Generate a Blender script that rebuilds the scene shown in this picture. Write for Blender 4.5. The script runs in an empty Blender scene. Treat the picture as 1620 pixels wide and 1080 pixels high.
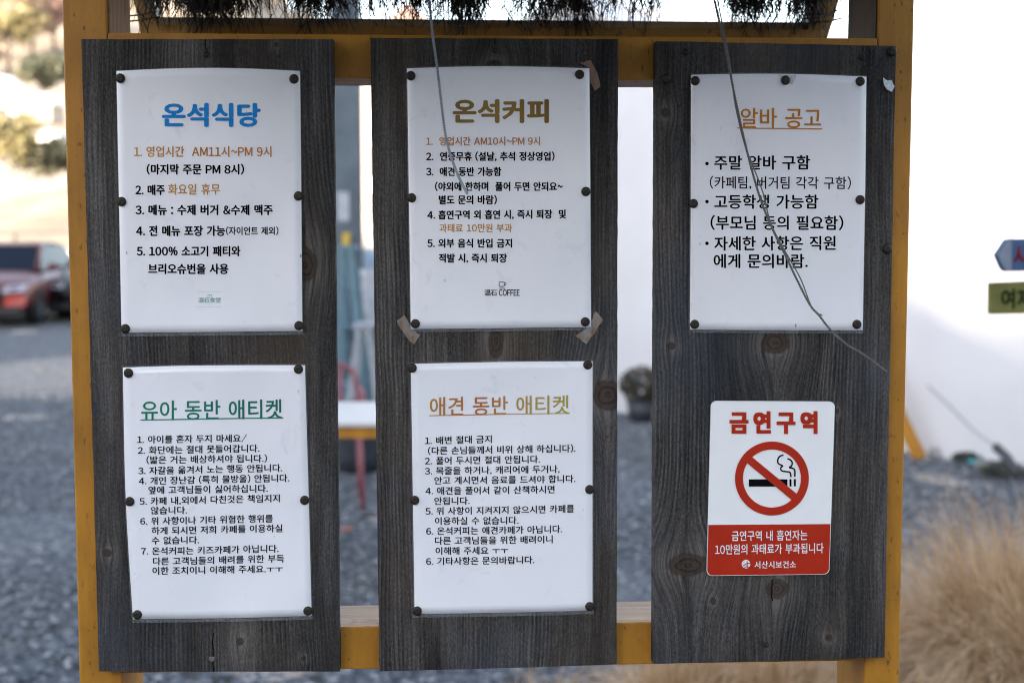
import bpy, math, random
import numpy as np
from mathutils import Vector, Matrix
random.seed(7)
rng = np.random.default_rng(11)
R = math.radians
scene = bpy.context.scene

# ------------------------------------------------------------------ camera
PITCH, FPX, CAMZ = R(4.68), 2250.0, 1.60          # 50 mm lens on a 1620 px wide picture
cam_d = bpy.data.cameras.new('camera')
cam_d.lens = 50.0; cam_d.sensor_width = 36.0
cam_d.clip_start = 0.05; cam_d.clip_end = 1500
cam = bpy.data.objects.new('camera', cam_d)
scene.collection.objects.link(cam)
cam.location = (0, 0, CAMZ)
cam.rotation_euler = (R(90) - PITCH, 0, 0)
scene.camera = cam
cam_d.dof.use_dof = True
cam_d.dof.focus_distance = 1.625
cam_d.dof.aperture_fstop = 4.6
cam_d.dof.aperture_blades = 0

# ------------------------------------------------------------------ sky, sun, exposure
SUN_EL, SUN_AZ = R(14), math.atan2(-0.42, -0.9)     # azimuth measured from +Y towards +X
world = bpy.data.worlds.new('World'); scene.world = world
world.use_nodes = True
nt = world.node_tree
sky = nt.nodes.new('ShaderNodeTexSky'); sky.sky_type = 'NISHITA'; sky.sun_disc = False
sky.sun_elevation = SUN_EL; sky.sun_rotation = SUN_AZ
sky.air_density = 1.0; sky.dust_density = 1.0; sky.ozone_density = 1.5
bg = nt.nodes['Background']; bg.inputs['Strength'].default_value = 0.15
hsv = nt.nodes.new('ShaderNodeHueSaturation'); hsv.inputs['Saturation'].default_value = .60    # thin white winter haze
nt.links.new(sky.outputs[0], hsv.inputs['Color']); nt.links.new(hsv.outputs[0], bg.inputs['Color'])
sun_d = bpy.data.lights.new('sun', 'SUN'); sun_d.energy = 4.0; sun_d.angle = R(0.6)
sun_d.color = (1.0, 0.86, 0.72)
sun = bpy.data.objects.new('sun', sun_d); scene.collection.objects.link(sun)
sdir = Vector((math.sin(SUN_AZ) * math.cos(SUN_EL), math.cos(SUN_AZ) * math.cos(SUN_EL), math.sin(SUN_EL)))
sun.rotation_euler = sdir.to_track_quat('Z', 'Y').to_euler()
scene.view_settings.view_transform = 'Standard'
scene.view_settings.look = 'None'
scene.view_settings.gamma = 1.0
scene.view_settings.use_curve_mapping = False
scene.view_settings.exposure = 2.22
scene.render.engine = 'CYCLES'
scene.cycles.max_bounces = 6
scene.cycles.filter_width = 1.1
scene.cycles.transparent_max_bounces = 12
scene.cycles.caustics_reflective = False
scene.cycles.caustics_refractive = False
scene.cycles.use_denoising = True

# ------------------------------------------------------------------ pixel -> place helpers
PSI = R(3.16); D0 = 1.63
cP, sP = math.cos(PITCH), math.sin(PITCH)
E_ = Vector((math.cos(PSI), math.sin(PSI), 0)); N_ = Vector((math.sin(PSI), -math.cos(PSI), 0))
CAM = Vector((0, 0, CAMZ))
def ray(x, y):
    cx = (x - 810) / FPX; cz = (540 - y) / FPX
    return Vector((cx, cP + cz * sP, -sP + cz * cP))
C0 = CAM + ray(810, 540) * D0                         # centre of the sign plane
BASE = Vector((C0.x, C0.y, 0))                        # foot of the sign stand
SIGN_M = Matrix.Translation(BASE) @ Matrix.Rotation(PSI, 4, 'Z')
def L(x, y, off=0.0):
    """pixel -> point on the sign plane moved `off` metres towards the viewer, in the sign's own axes"""
    d = ray(x, y); p0 = BASE + N_ * off
    t = (p0 - CAM).dot(N_) / d.dot(N_)
    w = CAM + d * t - BASE
    return Vector((w.dot(E_), -w.dot(N_), w.z))
def G(x, y, z=0.0):
    d = ray(x, y); t = (z - CAMZ) / d.z
    return CAM + d * t
def at(x, y, Y):
    d = ray(x, y); return CAM + d * (Y / d.y)

# ------------------------------------------------------------------ object helpers
COL = scene.collection
def mesh(verts, faces, smooth=False):
    m = bpy.data.meshes.new('mesh'); m.from_pydata([tuple(v) for v in verts], [], faces); m.update()
    if smooth: m.polygons.foreach_set('use_smooth', [True] * len(m.polygons))
    return m
def npmesh(v, f, smooth=False):
    """v (n,3) array, f (m,k) array, all faces with k corners"""
    m = bpy.data.meshes.new('mesh'); v = np.asarray(v, dtype=np.float32); f = np.asarray(f, dtype=np.int32)
    k = f.shape[1]
    m.vertices.add(len(v)); m.vertices.foreach_set('co', v.ravel())
    m.loops.add(f.size); m.loops.foreach_set('vertex_index', f.ravel())
    m.polygons.add(len(f)); m.polygons.foreach_set('loop_start', np.arange(0, f.size, k, dtype=np.int32))
    m.polygons.foreach_set('loop_total', np.full(len(f), k, dtype=np.int32))
    if smooth: m.polygons.foreach_set('use_smooth', np.ones(len(f), dtype=bool))
    m.update(calc_edges=True); m.validate()
    return m
def tag(o, label=None, cat=None, group=None, kind=None):
    if label: o['label'] = label
    if cat: o['category'] = cat
    if group: o['group'] = group
    if kind: o['kind'] = kind
    return o
def obj(name, m, mat=None, parent=None, loc=(0, 0, 0), rz=0.0):
    o = bpy.data.objects.new(name, m); COL.objects.link(o)
    if mat is not None:
        m.materials.clear()
        for q in (mat if isinstance(mat, (list, tuple)) else [mat]): m.materials.append(q)
    o.location = loc; o.rotation_euler = (0, 0, rz)
    if parent: o.parent = parent
    return o
def thing(name, label, cat, loc=(0, 0, 0), rz=0.0, group=None):
    o = bpy.data.objects.new(name, None); COL.objects.link(o); o.location = loc; o.rotation_euler = (0, 0, rz)
    o.empty_display_size = 0.1
    return tag(o, label, cat, group)
def copy_tree(o, parent=None):
    c = o.copy(); COL.objects.link(c); c.parent = parent
    for ch in list(o.children): copy_tree(ch, c)
    return c

class MB:
    """collects simple solids into one mesh"""
    def __init__(s): s.v = []; s.f = []; s.mi = []
    def add(s, vs, fs, mi=0):
        b = len(s.v); s.v += [tuple(v) for v in vs]; s.f += [tuple(b + i for i in f) for f in fs]; s.mi += [mi] * len(fs)
    def box(s, a, b, mi=0, M=None):
        x0, y0, z0 = a; x1, y1, z1 = b
        vs = [(x, y, z) for z in (z0, z1) for y in (y0, y1) for x in (x0, x1)]
        if M is not None: vs = [M @ Vector(v) for v in vs]
        s.add(vs, [(0, 2, 3, 1), (4, 5, 7, 6), (0, 1, 5, 4), (2, 6, 7, 3), (0, 4, 6, 2), (1, 3, 7, 5)], mi)
    def prism(s, poly, y0, y1, mi=0):
        """polygon in x,z extruded along y"""
        n = len(poly)
        vs = [(p[0], y0, p[1]) for p in poly] + [(p[0], y1, p[1]) for p in poly]
        fs = [tuple(range(n)), tuple(range(2 * n - 1, n - 1, -1))] + [(i, i + n, (i + 1) % n + n, (i + 1) % n) for i in range(n)]
        s.add(vs, fs, mi)
    def bar(s, p, q, w, h=None, mi=0, up=(0, 0, 1)):
        p = Vector(p); q = Vector(q); h = h or w; d = (q - p).normalized()
        u = Vector(up)
        if abs(d.dot(u)) > 0.98: u = Vector((0, 1, 0))
        a = d.cross(u).normalized(); b = a.cross(d)
        vs = [c + a * (i * w / 2) + b * (j * h / 2) for c in (p, q) for i, j in ((-1, -1), (1, -1), (1, 1), (-1, 1))]
        s.add(vs, [(3, 2, 1, 0), (4, 5, 6, 7), (0, 1, 5, 4), (1, 2, 6, 5), (2, 3, 7, 6), (3, 0, 4, 7)], mi)
    def tube(s, pts, r, n=8, mi=0, cap=True):
        pts = [Vector(p) for p in pts]; rs = r if isinstance(r, (list, tuple)) else [r] * len(pts)
        ref = Vector((0, 0, 1)); rings = []
        for i, p in enumerate(pts):
            d = (pts[min(i + 1, len(pts) - 1)] - pts[max(i - 1, 0)]).normalized()
            if abs(d.dot(ref)) > 0.95: ref = Vector((0.2, 1, 0)).normalized()
            a = d.cross(ref).normalized(); b = a.cross(d); ref = b
            rings.append([p + (a * math.cos(t) + b * math.sin(t)) * rs[i] for t in [2 * math.pi * k / n for k in range(n)]])
        vs = [v for r_ in rings for v in r_]
        fs = [(i * n + k, i * n + (k + 1) % n, (i + 1) * n + (k + 1) % n, (i + 1) * n + k) for i in range(len(pts) - 1) for k in range(n)]
        if cap: fs += [tuple(range(n))[::-1], tuple(range((len(pts) - 1) * n, len(pts) * n))]
        s.add(vs, fs, mi)
    def lathe(s, prof, c=(0, 0, 0), n=20, mi=0, axis='z'):
        vs = []
        for r, h in prof:
            for k in range(n):
                t = 2 * math.pi * k / n; a, b = r * math.cos(t), r * math.sin(t)
                vs.append({'z': (c[0] + a, c[1] + b, c[2] + h), 'y': (c[0] + a, c[1] + h, c[2] + b), 'x': (c[0] + h, c[1] + a, c[2] + b)}[axis])
        fs = [(i * n + k, i * n + (k + 1) % n, (i + 1) * n + (k + 1) % n, (i + 1) * n + k) for i in range(len(prof) - 1) for k in range(n)]
        s.add(vs, fs, mi)
    def mesh(s, smooth=False):
        m = mesh(s.v, s.f, smooth)
        if any(s.mi): m.polygons.foreach_set('material_index', s.mi)
        return m
    def build(s, name, mat, parent=None, smooth=False, loc=(0, 0, 0), rz=0.0, bevel=0.0):
        m = s.mesh(smooth); o = obj(name, m, mat, parent, loc, rz)
        if bevel:
            b = o.modifiers.new('bevel', 'BEVEL'); b.width = bevel; b.segments = 2; b.limit_method = 'ANGLE'
        return o

# ------------------------------------------------------------------ material helpers
class NB:
    def __init__(s, name):
        s.m = bpy.data.materials.new(name); s.m.use_nodes = True; s.t = s.m.node_tree
        s.p = s.t.nodes['Principled BSDF']; s.n = s.t.nodes; s.c = None
    def put(s, sock, v):
        if v is None: return
        if isinstance(v, bpy.types.NodeSocket): s.t.links.new(v, sock)
        elif isinstance(v, (tuple, list)) and len(v) == 3 and sock.type == 'RGBA': sock.default_value = (*v, 1)
        else: sock.default_value = v
    def math(s, op, a, b=None, c=None, clamp=False):
        n = s.n.new('ShaderNodeMath'); n.operation = op; n.use_clamp = clamp
        for i, v in enumerate((a, b, c)): s.put(n.inputs[i], v)
        return n.outputs[0]
    def coord(s, which='Object'):
        if s.c is None: s.c = s.n.new('ShaderNodeTexCoord')
        return s.c.outputs[which]
    def sep(s, v):
        n = s.n.new('ShaderNodeSeparateXYZ'); s.put(n.inputs[0], v); return n.outputs
    def comb(s, x, y, z):
        n = s.n.new('ShaderNodeCombineXYZ')
        for i, v in enumerate((x, y, z)): s.put(n.inputs[i], v)
        return n.outputs[0]
    def mapping(s, v, scale=(1, 1, 1), loc=(0, 0, 0)):
        n = s.n.new('ShaderNodeMapping'); s.put(n.inputs[0], v); n.inputs['Scale'].default_value = scale; n.inputs['Location'].default_value = loc
        return n.outputs[0]
    def noise(s, v, scale=5, detail=4, rough=.5, dist=0, fac=True):
        n = s.n.new('ShaderNodeTexNoise'); s.put(n.inputs['Vector'], v)
        n.inputs['Scale'].default_value = scale; n.inputs['Detail'].default_value = detail
        n.inputs['Roughness'].default_value = rough; n.inputs['Distortion'].default_value = dist
        return n.outputs[0 if fac else 1]
    def voro(s, v, scale=5, out='Distance', feature='F1'):
        n = s.n.new('ShaderNodeTexVoronoi'); s.put(n.inputs['Vector'], v); n.inputs['Scale'].default_value = scale; n.feature = feature
        return n.outputs[out]
    def ramp(s, v, stops, interp='LINEAR'):
        n = s.n.new('ShaderNodeValToRGB'); s.put(n.inputs[0], v); r = n.color_ramp; r.interpolation = interp
        while len(r.elements) < len(stops): r.elements.new(0.5)
        for e, (p, c) in zip(r.elements, stops):
            e.position = p; e.color = (*c, 1) if isinstance(c, (tuple, list)) else (c, c, c, 1)
        return n.outputs[0]
    def mix(s, f, a, b, mode='MIX'):
        n = s.n.new('ShaderNodeMix'); n.data_type = 'RGBA'; n.blend_type = mode
        s.put(n.inputs[0], f); s.put(n.inputs[6], a); s.put(n.inputs[7], b); return n.outputs[2]
    def bump(s, h, strength=.3, dist=.01):
        n = s.n.new('ShaderNodeBump'); s.put(n.inputs['Height'], h); n.inputs['Strength'].default_value = strength; n.inputs['Distance'].default_value = dist
        s.put(s.p.inputs['Normal'], n.outputs[0]); return n
    def set(s, **k):
        for a, v in k.items(): s.put(s.p.inputs[{'col': 'Base Color', 'rough': 'Roughness', 'metal': 'Metallic', 'alpha': 'Alpha', 'spec': 'Specular IOR Level',
                                               'coat': 'Coat Weight', 'trans': 'Transmission Weight', 'sheen': 'Sheen Weight', 'sub': 'Subsurface Weight'}[a]], v)
        return s.m
def plain(name, col, rough=.6, var=.15, scale=20, **k):
    b = NB(name); nz = b.noise(b.coord(), scale, 4)
    d = tuple(c * (1 - var) for c in col); l = tuple(min(1, c * (1 + var)) for c in col)
    return b.set(col=b.ramp(nz, [(.3, d), (.7, l)]), rough=rough, **k)

# paper, print
def paper_mat(name, seed):
    b = NB(name); c = b.mapping(b.coord(), loc=(seed * 1.7, 0, seed * .9))
    st = b.noise(c, 7, 3, .5, .2)
    fine = b.noise(c, 90, 3, .6)
    col = b.ramp(st, [(.25, (.76, .77, .80)), (.5, (.80, .79, .83)), (.75, (.83, .82, .85))])
    sm = b.ramp(b.noise(b.mapping(c, scale=(1, 1, 1), loc=(5, 5, 5)), 26, 6, .6, 1.6), [(.60, 0.0), (.80, 1.0)])
    col = b.mix(b.math('MULTIPLY', sm, .24), col, (.30, .33, .40))
    sp = b.ramp(b.voro(b.mapping(c, scale=(1, 1, .45)), 46), [(.035, 1.0), (.06, 0.0)])
    gate = b.ramp(b.noise(c, 40, 2), [(.50, 0.0), (.58, 1.0)])
    col = b.mix(b.math('MULTIPLY', b.math('MULTIPLY', sp, gate), .8), col, (.12, .12, .13))
    h = b.noise(b.mapping(c, scale=(1, 1, .6)), 9, 3, .5)
    b.bump(h, .45, .02)
    return b.set(col=col, rough=b.ramp(st, [(.3, .42), (.7, .28)]), spec=.35, coat=.3)
PAPER = [paper_mat('laminated_paper_%d' % i, i + 1) for i in range(5)]
def laminate_mat():
    b = NB('clear_laminate'); b.m.use_nodes = True
    nz = b.noise(b.coord(), 60, 4)
    return b.set(col=(.55, .57, .6), rough=.18, alpha=b.ramp(nz, [(.3, .08), (.75, .16)]), spec=.7)
LAM = laminate_mat()
def ink(name, col, r=.35):
    b = NB(name); nz = b.noise(b.coord(), 400, 3)
    return b.set(col=b.ramp(nz, [(.25, tuple(c * .85 for c in col)), (.75, tuple(min(1, c * 1.12) for c in col))]), rough=r, spec=.06)
def ink_grad(name, stops, x0, x1):
    """ink whose colour runs from left to right, as the title was printed"""
    b = NB(name); x = b.sep(b.coord())[0]
    t = b.math('DIVIDE', b.math('SUBTRACT', x, x0), x1 - x0, clamp=True)
    return b.set(col=b.ramp(t, stops), rough=.4, spec=.18)
INK = ink('black_ink', (.0022, .0022, .0035), .6)
BLUE = ink('blue_ink', (.015, .22, .58))
GOLD = ink('gold_ink', (.23, .13, .025))
BROWN = ink('orange_brown_ink', (.44, .17, .03))
TAN = ink('tan_ink', (.50, .25, .06))
ORANGE = ink('orange_ink', (.52, .19, .025))
GREEN = ink('green_ink', (.01, .17, .10))
TEAL = ink('teal_ink', (.16, .36, .36))
FAINT = ink('faint_ink', (.64, .66, .62))

# weathered planks
def wood_mat(name, knots, cracks, seed, tint=(1, 1, 1), w=.3):
    """knots: (x, z, rx, rz) in plank space; cracks: (x, z0, z1, width)"""
    b = NB(name); o = b.coord(); x, y, z = b.sep(o)
    wob = b.math('MULTIPLY', b.math('SUBTRACT', b.noise(b.comb(b.math('MULTIPLY', x, 5.0), seed, b.math('MULTIPLY', z, 2.2)), 1.0, 3), .5), .030)
    phi = b.math('ADD', x, wob)
    kmask = None; khalo = None; kring = None
    for kx, kz, rx, rz in knots:
        dx = b.math('SUBTRACT', x, kx); dz = b.math('SUBTRACT', z, kz)
        def gauss(ax, az):
            a = b.math('DIVIDE', dx, ax); c = b.math('DIVIDE', dz, az)
            return b.math('EXPONENT', b.math('MULTIPLY', b.math('ADD', b.math('MULTIPLY', a, a), b.math('MULTIPLY', c, c)), -1.0))
        g = gauss(rx * 2.1, rz * 3.6)
        phi = b.math('SUBTRACT', phi, b.math('MULTIPLY', b.math('MULTIPLY', dx, g), .82))
        wn = b.math('MULTIPLY', b.math('SUBTRACT', b.noise(o, 60, 3), .5), .7)
        a = b.math('DIVIDE', dx, rx); c = b.math('DIVIDE', dz, rz)
        d = b.math('ADD', b.math('SQRT', b.math('ADD', b.math('MULTIPLY', a, a), b.math('MULTIPLY', c, c))), wn)
        mk = b.ramp(d, [(.8, 1.0), (1.0, 0.0)]); h = gauss(rx * 1.7, rz * 2.0)
        sn = b.math('SINE', b.math('MULTIPLY', d, 16.0))
        kmask = mk if kmask is None else b.math('MAXIMUM', kmask, mk)
        khalo = h if khalo is None else b.math('MAXIMUM', khalo, h)
        kr = b.math('MULTIPLY', sn, mk)
        kring = kr if kring is None else b.math('ADD', kring, kr)
    fine = b.noise(b.comb(b.math('MULTIPLY', phi, 640), seed, b.math('MULTIPLY', z, 12)), 1.0, 6, .7)
    med = b.noise(b.comb(b.math('MULTIPLY', phi, 70), seed + 3, b.math('MULTIPLY', z, 2.6)), 1.0, 4, .55)
    broad = b.noise(b.comb(b.math('MULTIPLY', phi, 13), seed + 7, b.math('MULTIPLY', z, 2.4)), 1.0, 5, .6)
    speck = b.noise(b.mapping(o, scale=(1, 1, .45), loc=(seed, 2, 3)), 620, 4, .65)
    ring = b.math('SINE', b.math('ADD', b.math('MULTIPLY', phi, 1350), b.math('MULTIPLY', broad, 22)))
    ring = b.math('MULTIPLY_ADD', ring, .5, .5)
    pores = b.ramp(b.noise(b.comb(b.math('MULTIPLY', phi, 1000), seed, b.math('MULTIPLY', z, 260)), 1.0, 4, .7), [(.55, 0.0), (.68, 1.0)])
    gate = b.ramp(b.noise(b.comb(b.math('MULTIPLY', x, 10), seed + 31, b.math('MULTIPLY', z, 3)), 1.0, 2), [(.46, 0.05), (.60, 1.0)])
    if khalo is not None: gate = b.math('MAXIMUM', gate, khalo)
    ring = b.math('MULTIPLY_ADD', b.math('SUBTRACT', ring, .5), gate, .5)
    v = b.math('ADD', b.math('MULTIPLY', fine, .24), b.math('MULTIPLY', med, .13))
    v = b.math('ADD', v, b.math('MULTIPLY', speck, .20))
    v = b.math('ADD', v, b.math('MULTIPLY', ring, .060)); v = b.math('ADD', v, b.math('MULTIPLY', broad, .30))
    t = (tint[0] * 1.34, tint[1] * 1.28, tint[2] * 1.25)
    def C(r, g, bb): return (r * t[0], g * t[1], bb * t[2])
    col = b.ramp(v, [(.40, C(.012, .012, .012)), (.46, C(.032, .031, .031)), (.52, C(.066, .064, .063)), (.60, C(.140, .135, .130))])
    # warm and blue-grey weathering stains
    col = b.mix(b.ramp(b.noise(b.comb(b.math('MULTIPLY', x, 9), seed + 11, b.math('MULTIPLY', z, 3)), 1.0, 5, .6), [(.45, 0.0), (.62, .8)]), col, b.mix(.45, col, (.095, .070, .048)))
    col = b.mix(b.ramp(b.noise(b.comb(b.math('MULTIPLY', x, 7), seed + 19, b.math('MULTIPLY', z, 4)), 1.0, 4, .6), [(.52, 0.0), (.68, .7)]), col, b.mix(.45, col, (.060, .074, .098)))
    col = b.mix(b.math('MULTIPLY', pores, .5), col, (.010, .010, .011))
    drk = b.ramp(b.noise(b.mapping(o, scale=(1, 1, .5), loc=(seed, 0, 0)), 22, 4, .65), [(.62, 0.0), (.76, .6)])
    col = b.mix(drk, col, (.017, .016, .017))
    run = b.noise(b.comb(b.math('MULTIPLY', x, 22), seed + 41, b.math('MULTIPLY', z, 1.3)), 1.0, 5, .65)
    col = b.mix(b.ramp(run, [(.50, 0.0), (.70, .4)]), col, (.014, .014, .015))
    if kmask is not None:
        grow = b.math('MULTIPLY', khalo, b.ramp(fine, [(.35, 0.0), (.6, .6)]))
        col = b.mix(grow, col, (.20, .18, .165))
        kc = b.mix(b.ramp(kring, [(.2, 0.0), (.9, .8)]), (.052, .036, .026), (.014, .010, .008))
        kc = b.mix(b.ramp(b.noise(o, 150, 4), [(.55, 0.0), (.7, .7)]), kc, (.012, .011, .010))
        col = b.mix(b.math('MULTIPLY', kmask, .85), col, kc)
    hh = b.math('ADD', b.math('MULTIPLY', fine, .8), b.math('MULTIPLY', med, .5))
    hh = b.math('SUBTRACT', hh, b.math('MULTIPLY', pores, .5))
    if kring is not None: hh = b.math('SUBTRACT', hh, b.math('MULTIPLY', kring, .15))
    for cx, z0, z1, cw in cracks:
        wv = b.math('MULTIPLY', b.math('SUBTRACT', b.noise(b.comb(0.0, seed, b.math('MULTIPLY', z, 60)), 1.0, 3), .5), .006)
        dd = b.math('ABSOLUTE', b.math('ADD', b.math('SUBTRACT', x, cx), wv))
        mk = b.math('LESS_THAN', dd, cw)
        mk = b.math('MULTIPLY', mk, b.math('GREATER_THAN', z, z0)); mk = b.math('MULTIPLY', mk, b.math('LESS_THAN', z, z1))
        col = b.mix(mk, col, (.004, .004, .004)); hh = b.math('SUBTRACT', hh, mk)
    b.bump(hh, .7, .0012)
    return b.set(col=col, rough=.82, spec=.10)
def paint_mat(name, base, dark, worn=.4):
    b = NB(name); o = b.coord()
    big = b.noise(b.mapping(o, scale=(3, 3, 1)), 5, 6, .7)
    brush = b.noise(b.mapping(o, scale=(60, 60, 4)), 4, 4, .6)
    col = b.ramp(big, [(.3, dark), (.62, base)])
    spk = b.ramp(b.noise(b.mapping(o, scale=(1, 1, .5)), 140, 3, .6), [(.62, 0.0), (.72, 1.0)])
    col = b.mix(b.math('MULTIPLY', spk, .75), col, (.035, .022, .012))
    scr = b.ramp(b.voro(b.mapping(o, scale=(1, 1, .35)), 60), [(.04, 1.0), (.07, 0.0)])
    gate = b.ramp(b.noise(o, 18, 2), [(.52, 0.0), (.6, 1.0)])
    col = b.mix(b.math('MULTIPLY', b.math('MULTIPLY', scr, gate), worn), col, (.06, .035, .015))
    b.bump(b.math('ADD', brush, b.math('MULTIPLY', b.noise(o, 300, 3), .3)), .25, .0015)
    return b.set(col=col, rough=.50, spec=.4)
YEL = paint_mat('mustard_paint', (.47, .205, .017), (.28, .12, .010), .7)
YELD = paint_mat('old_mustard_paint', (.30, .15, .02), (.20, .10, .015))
def rawwood(name, lo, hi, axis=0):
    b = NB(name); o = b.coord(); sc = [70, 70, 70]; sc[axis] = 3
    f = b.noise(b.mapping(o, scale=tuple(sc)), 1.5, 5, .6); k = b.noise(o, 22, 4, .6, 1.0)
    col = b.ramp(f, [(.3, lo), (.7, hi)]); col = b.mix(b.ramp(k, [(.55, 0.0), (.72, .6)]), col, tuple(c * .35 for c in lo))
    b.bump(f, .4, .001)
    return b.set(col=col, rough=.75)
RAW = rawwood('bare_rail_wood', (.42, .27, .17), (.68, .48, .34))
STAIN = rawwood('stained_wood', (.20, .11, .055), (.34, .20, .12), 2)
DARKWOOD = rawwood('dark_brown_wood', (.035, .022, .012), (.075, .045, .022), 2)
SCREW = NB('rusty_black_screw')
SCREW.set(col=SCREW.ramp(SCREW.noise(SCREW.coord(), 500, 4), [(.35, (.010, .008, .006)), (.6, (.032, .024, .016)), (.8, (.075, .042, .02))]), rough=.5, metal=.45)
SCREW = SCREW.m
STEEL = plain('weathered_steel_screw', (.16, .15, .15), .4, .5, 400, metal=.7)

# ------------------------------------------------------------------ the ground, hill and far setting
def gravel_mat():
    b = NB('grey_gravel'); o = b.coord()
    cell = b.voro(o, 34, 'Color'); g = b.sep(cell)[0]
    col = b.ramp(g, [(.0, (.050, .060, .078)), (.5, (.105, .12, .145)), (.85, (.18, .195, .22)), (1, (.36, .36, .36))])
    patch = b.noise(o, 1.1, 5, .6)
    col = b.mix(b.ramp(patch, [(.45, 0.0), (.7, .5)]), col, (.16, .13, .10))
    d = b.voro(o, 34)
    col = b.mix(b.ramp(d, [(.35, 0.0), (.8, .8)]), col, (.035, .037, .04))
    b.bump(b.math('MULTIPLY', d, -1.0), .8, .02)
    return b.set(col=col, rough=.85)
def soil_mat():
    b = NB('dry_soil'); o = b.coord()
    n1 = b.noise(o, .25, 6, .6); n2 = b.noise(o, 3, 5, .6)
    col = b.ramp(n1, [(.3, (.40, .33, .28)), (.55, (.56, .48, .42)), (.75, (.66, .59, .53))])
    col = b.mix(b.ramp(n2, [(.45, 0.0), (.75, .5)]), col, (.16, .14, .08))
    return b.set(col=col, rough=.9)
GRAVEL, SOIL = gravel_mat(), soil_mat()
def sheet(name, x0, x1, y0, y1, z, mat):
    m = mesh([(x0, y0, z), (x1, y0, z), (x1, y1, z), (x0, y1, z)], [(0, 1, 2, 3)])
    return tag(obj(name, m, mat), kind='structure')
sheet('ground', -700, 700, -250, 900, -.03, SOIL)
# gravel yard with a softly uneven surface
nx, ny = 120, 160
gx = np.linspace(-22, 22, nx); gy = np.linspace(-8, 28.5, ny)
X, Y = np.meshgrid(gx, gy)
Z = .012 * np.sin(X * 1.9 + .7 * np.sin(Y * 1.3)) + .010 * np.sin(Y * 2.3 + X) - .01
v = np.stack([X.ravel(), Y.ravel(), Z.ravel()], 1)
i = np.arange(nx * ny).reshape(ny, nx)
f = np.stack([i[:-1, :-1].ravel(), i[:-1, 1:].ravel(), i[1:, 1:].ravel(), i[1:, :-1].ravel()], 1)
tag(obj('gravel_yard', npmesh(v, f, True), GRAVEL), kind='structure')
# loose stones
def rocks(n, xs, ys, smin, smax):
    base = np.array([(1, 0, 0), (0, 1, 0), (-1, 0, 0), (0, -1, 0), (0, 0, 1), (0, 0, -.6), (.68, .68, .35), (-.68, .68, .35), (-.68, -.68, .35), (.68, -.68, .35)], float)
    fc = np.array([(0, 6, 9), (6, 1, 7), (7, 2, 8), (8, 3, 9), (6, 7, 4), (7, 8, 4), (8, 9, 4), (9, 6, 4), (0, 1, 6), (1, 2, 7), (2, 3, 8), (3, 0, 9)])
    s = rng.uniform(smin, smax, n)[:, None] * np.array([1, .8, .55]) * rng.uniform(.7, 1.25, (n, 3))
    a = rng.uniform(0, 6.28, n)
    vb = base[None] * s[:, None, :] * rng.uniform(.85, 1.15, (n, 10, 1))
    ca, sa = np.cos(a)[:, None], np.sin(a)[:, None]
    vx = vb[..., 0] * ca - vb[..., 1] * sa; vy = vb[..., 0] * sa + vb[..., 1] * ca
    vv = np.stack([vx + xs[:, None], vy + ys[:, None], vb[..., 2] + .004], 2).reshape(-1, 3)
    ff = (fc[None] + (np.arange(n) * 10)[:, None, None]).reshape(-1, 3)
    return npmesh(vv, ff)
nr = 42000
ys = 3.0 + 10.5 * rng.random(nr) ** .8; xs = (rng.random(nr) * 2 - 1) * (.42 * ys + .2)
def stone_mat():
    b = NB('grey_stones'); g = b.noise(b.coord(), 26, 2, .5)
    n2 = b.noise(b.coord(), 140, 3)
    col = b.ramp(g, [(.28, (.042, .050, .065)), (.46, (.10, .115, .14)), (.58, (.18, .195, .22)), (.72, (.50, .49, .48))])
    col = b.mix(b.ramp(n2, [(.5, 0.0), (.8, .4)]), col, (.10, .09, .08))
    return b.set(col=col, rough=.8)
STONE = stone_mat()
tag(obj('loose_gravel', rocks(nr, xs, ys, .010, .024), STONE), 'loose grey gravel stones scattered over the yard', 'gravel', kind='stuff')

# hill that rises behind the car park
def hill_h(x, y):
    ph = np.interp(y, [36, 52, 95, 230], [0, 3.2, 11, 50])
    r = x / np.maximum(y, 1)
    side = np.clip((-.075 - r) / .12, 0, 1); side = side * side * (3 - 2 * side)
    side2 = np.clip((r + .95) / .2, 0, 1)
    return ph * side * (0.3 + .7 * side2) + 0
hx = np.linspace(-230, 5, 110); hy = np.linspace(34, 260, 90)
X, Y = np.meshgrid(hx, hy); Z = hill_h(X, Y) + np.where(hill_h(X, Y) > 0.5, .35 * np.sin(X * .35) * np.cos(Y * .27), 0) - .06
v = np.stack([X.ravel(), Y.ravel(), Z.ravel()], 1); i = np.arange(X.size).reshape(X.shape)
f = np.stack([i[:-1, :-1].ravel(), i[:-1, 1:].ravel(), i[1:, 1:].ravel(), i[1:, :-1].ravel()], 1)
def hill_mat():
    b = NB('dry_hillside'); o = b.coord(); n1 = b.noise(o, .12, 6, .65); n2 = b.noise(o, .9, 5, .6)
    col = b.ramp(n1, [(.3, (.22, .19, .12)), (.5, (.38, .31, .23)), (.7, (.50, .40, .33))])
    col = b.mix(b.ramp(n2, [(.42, 0.0), (.7, .6)]), col, (.20, .14, .11))
    return b.set(col=col, rough=.95)
tag(obj('hill', npmesh(v, f, True), hill_mat()), kind='structure')

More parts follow.
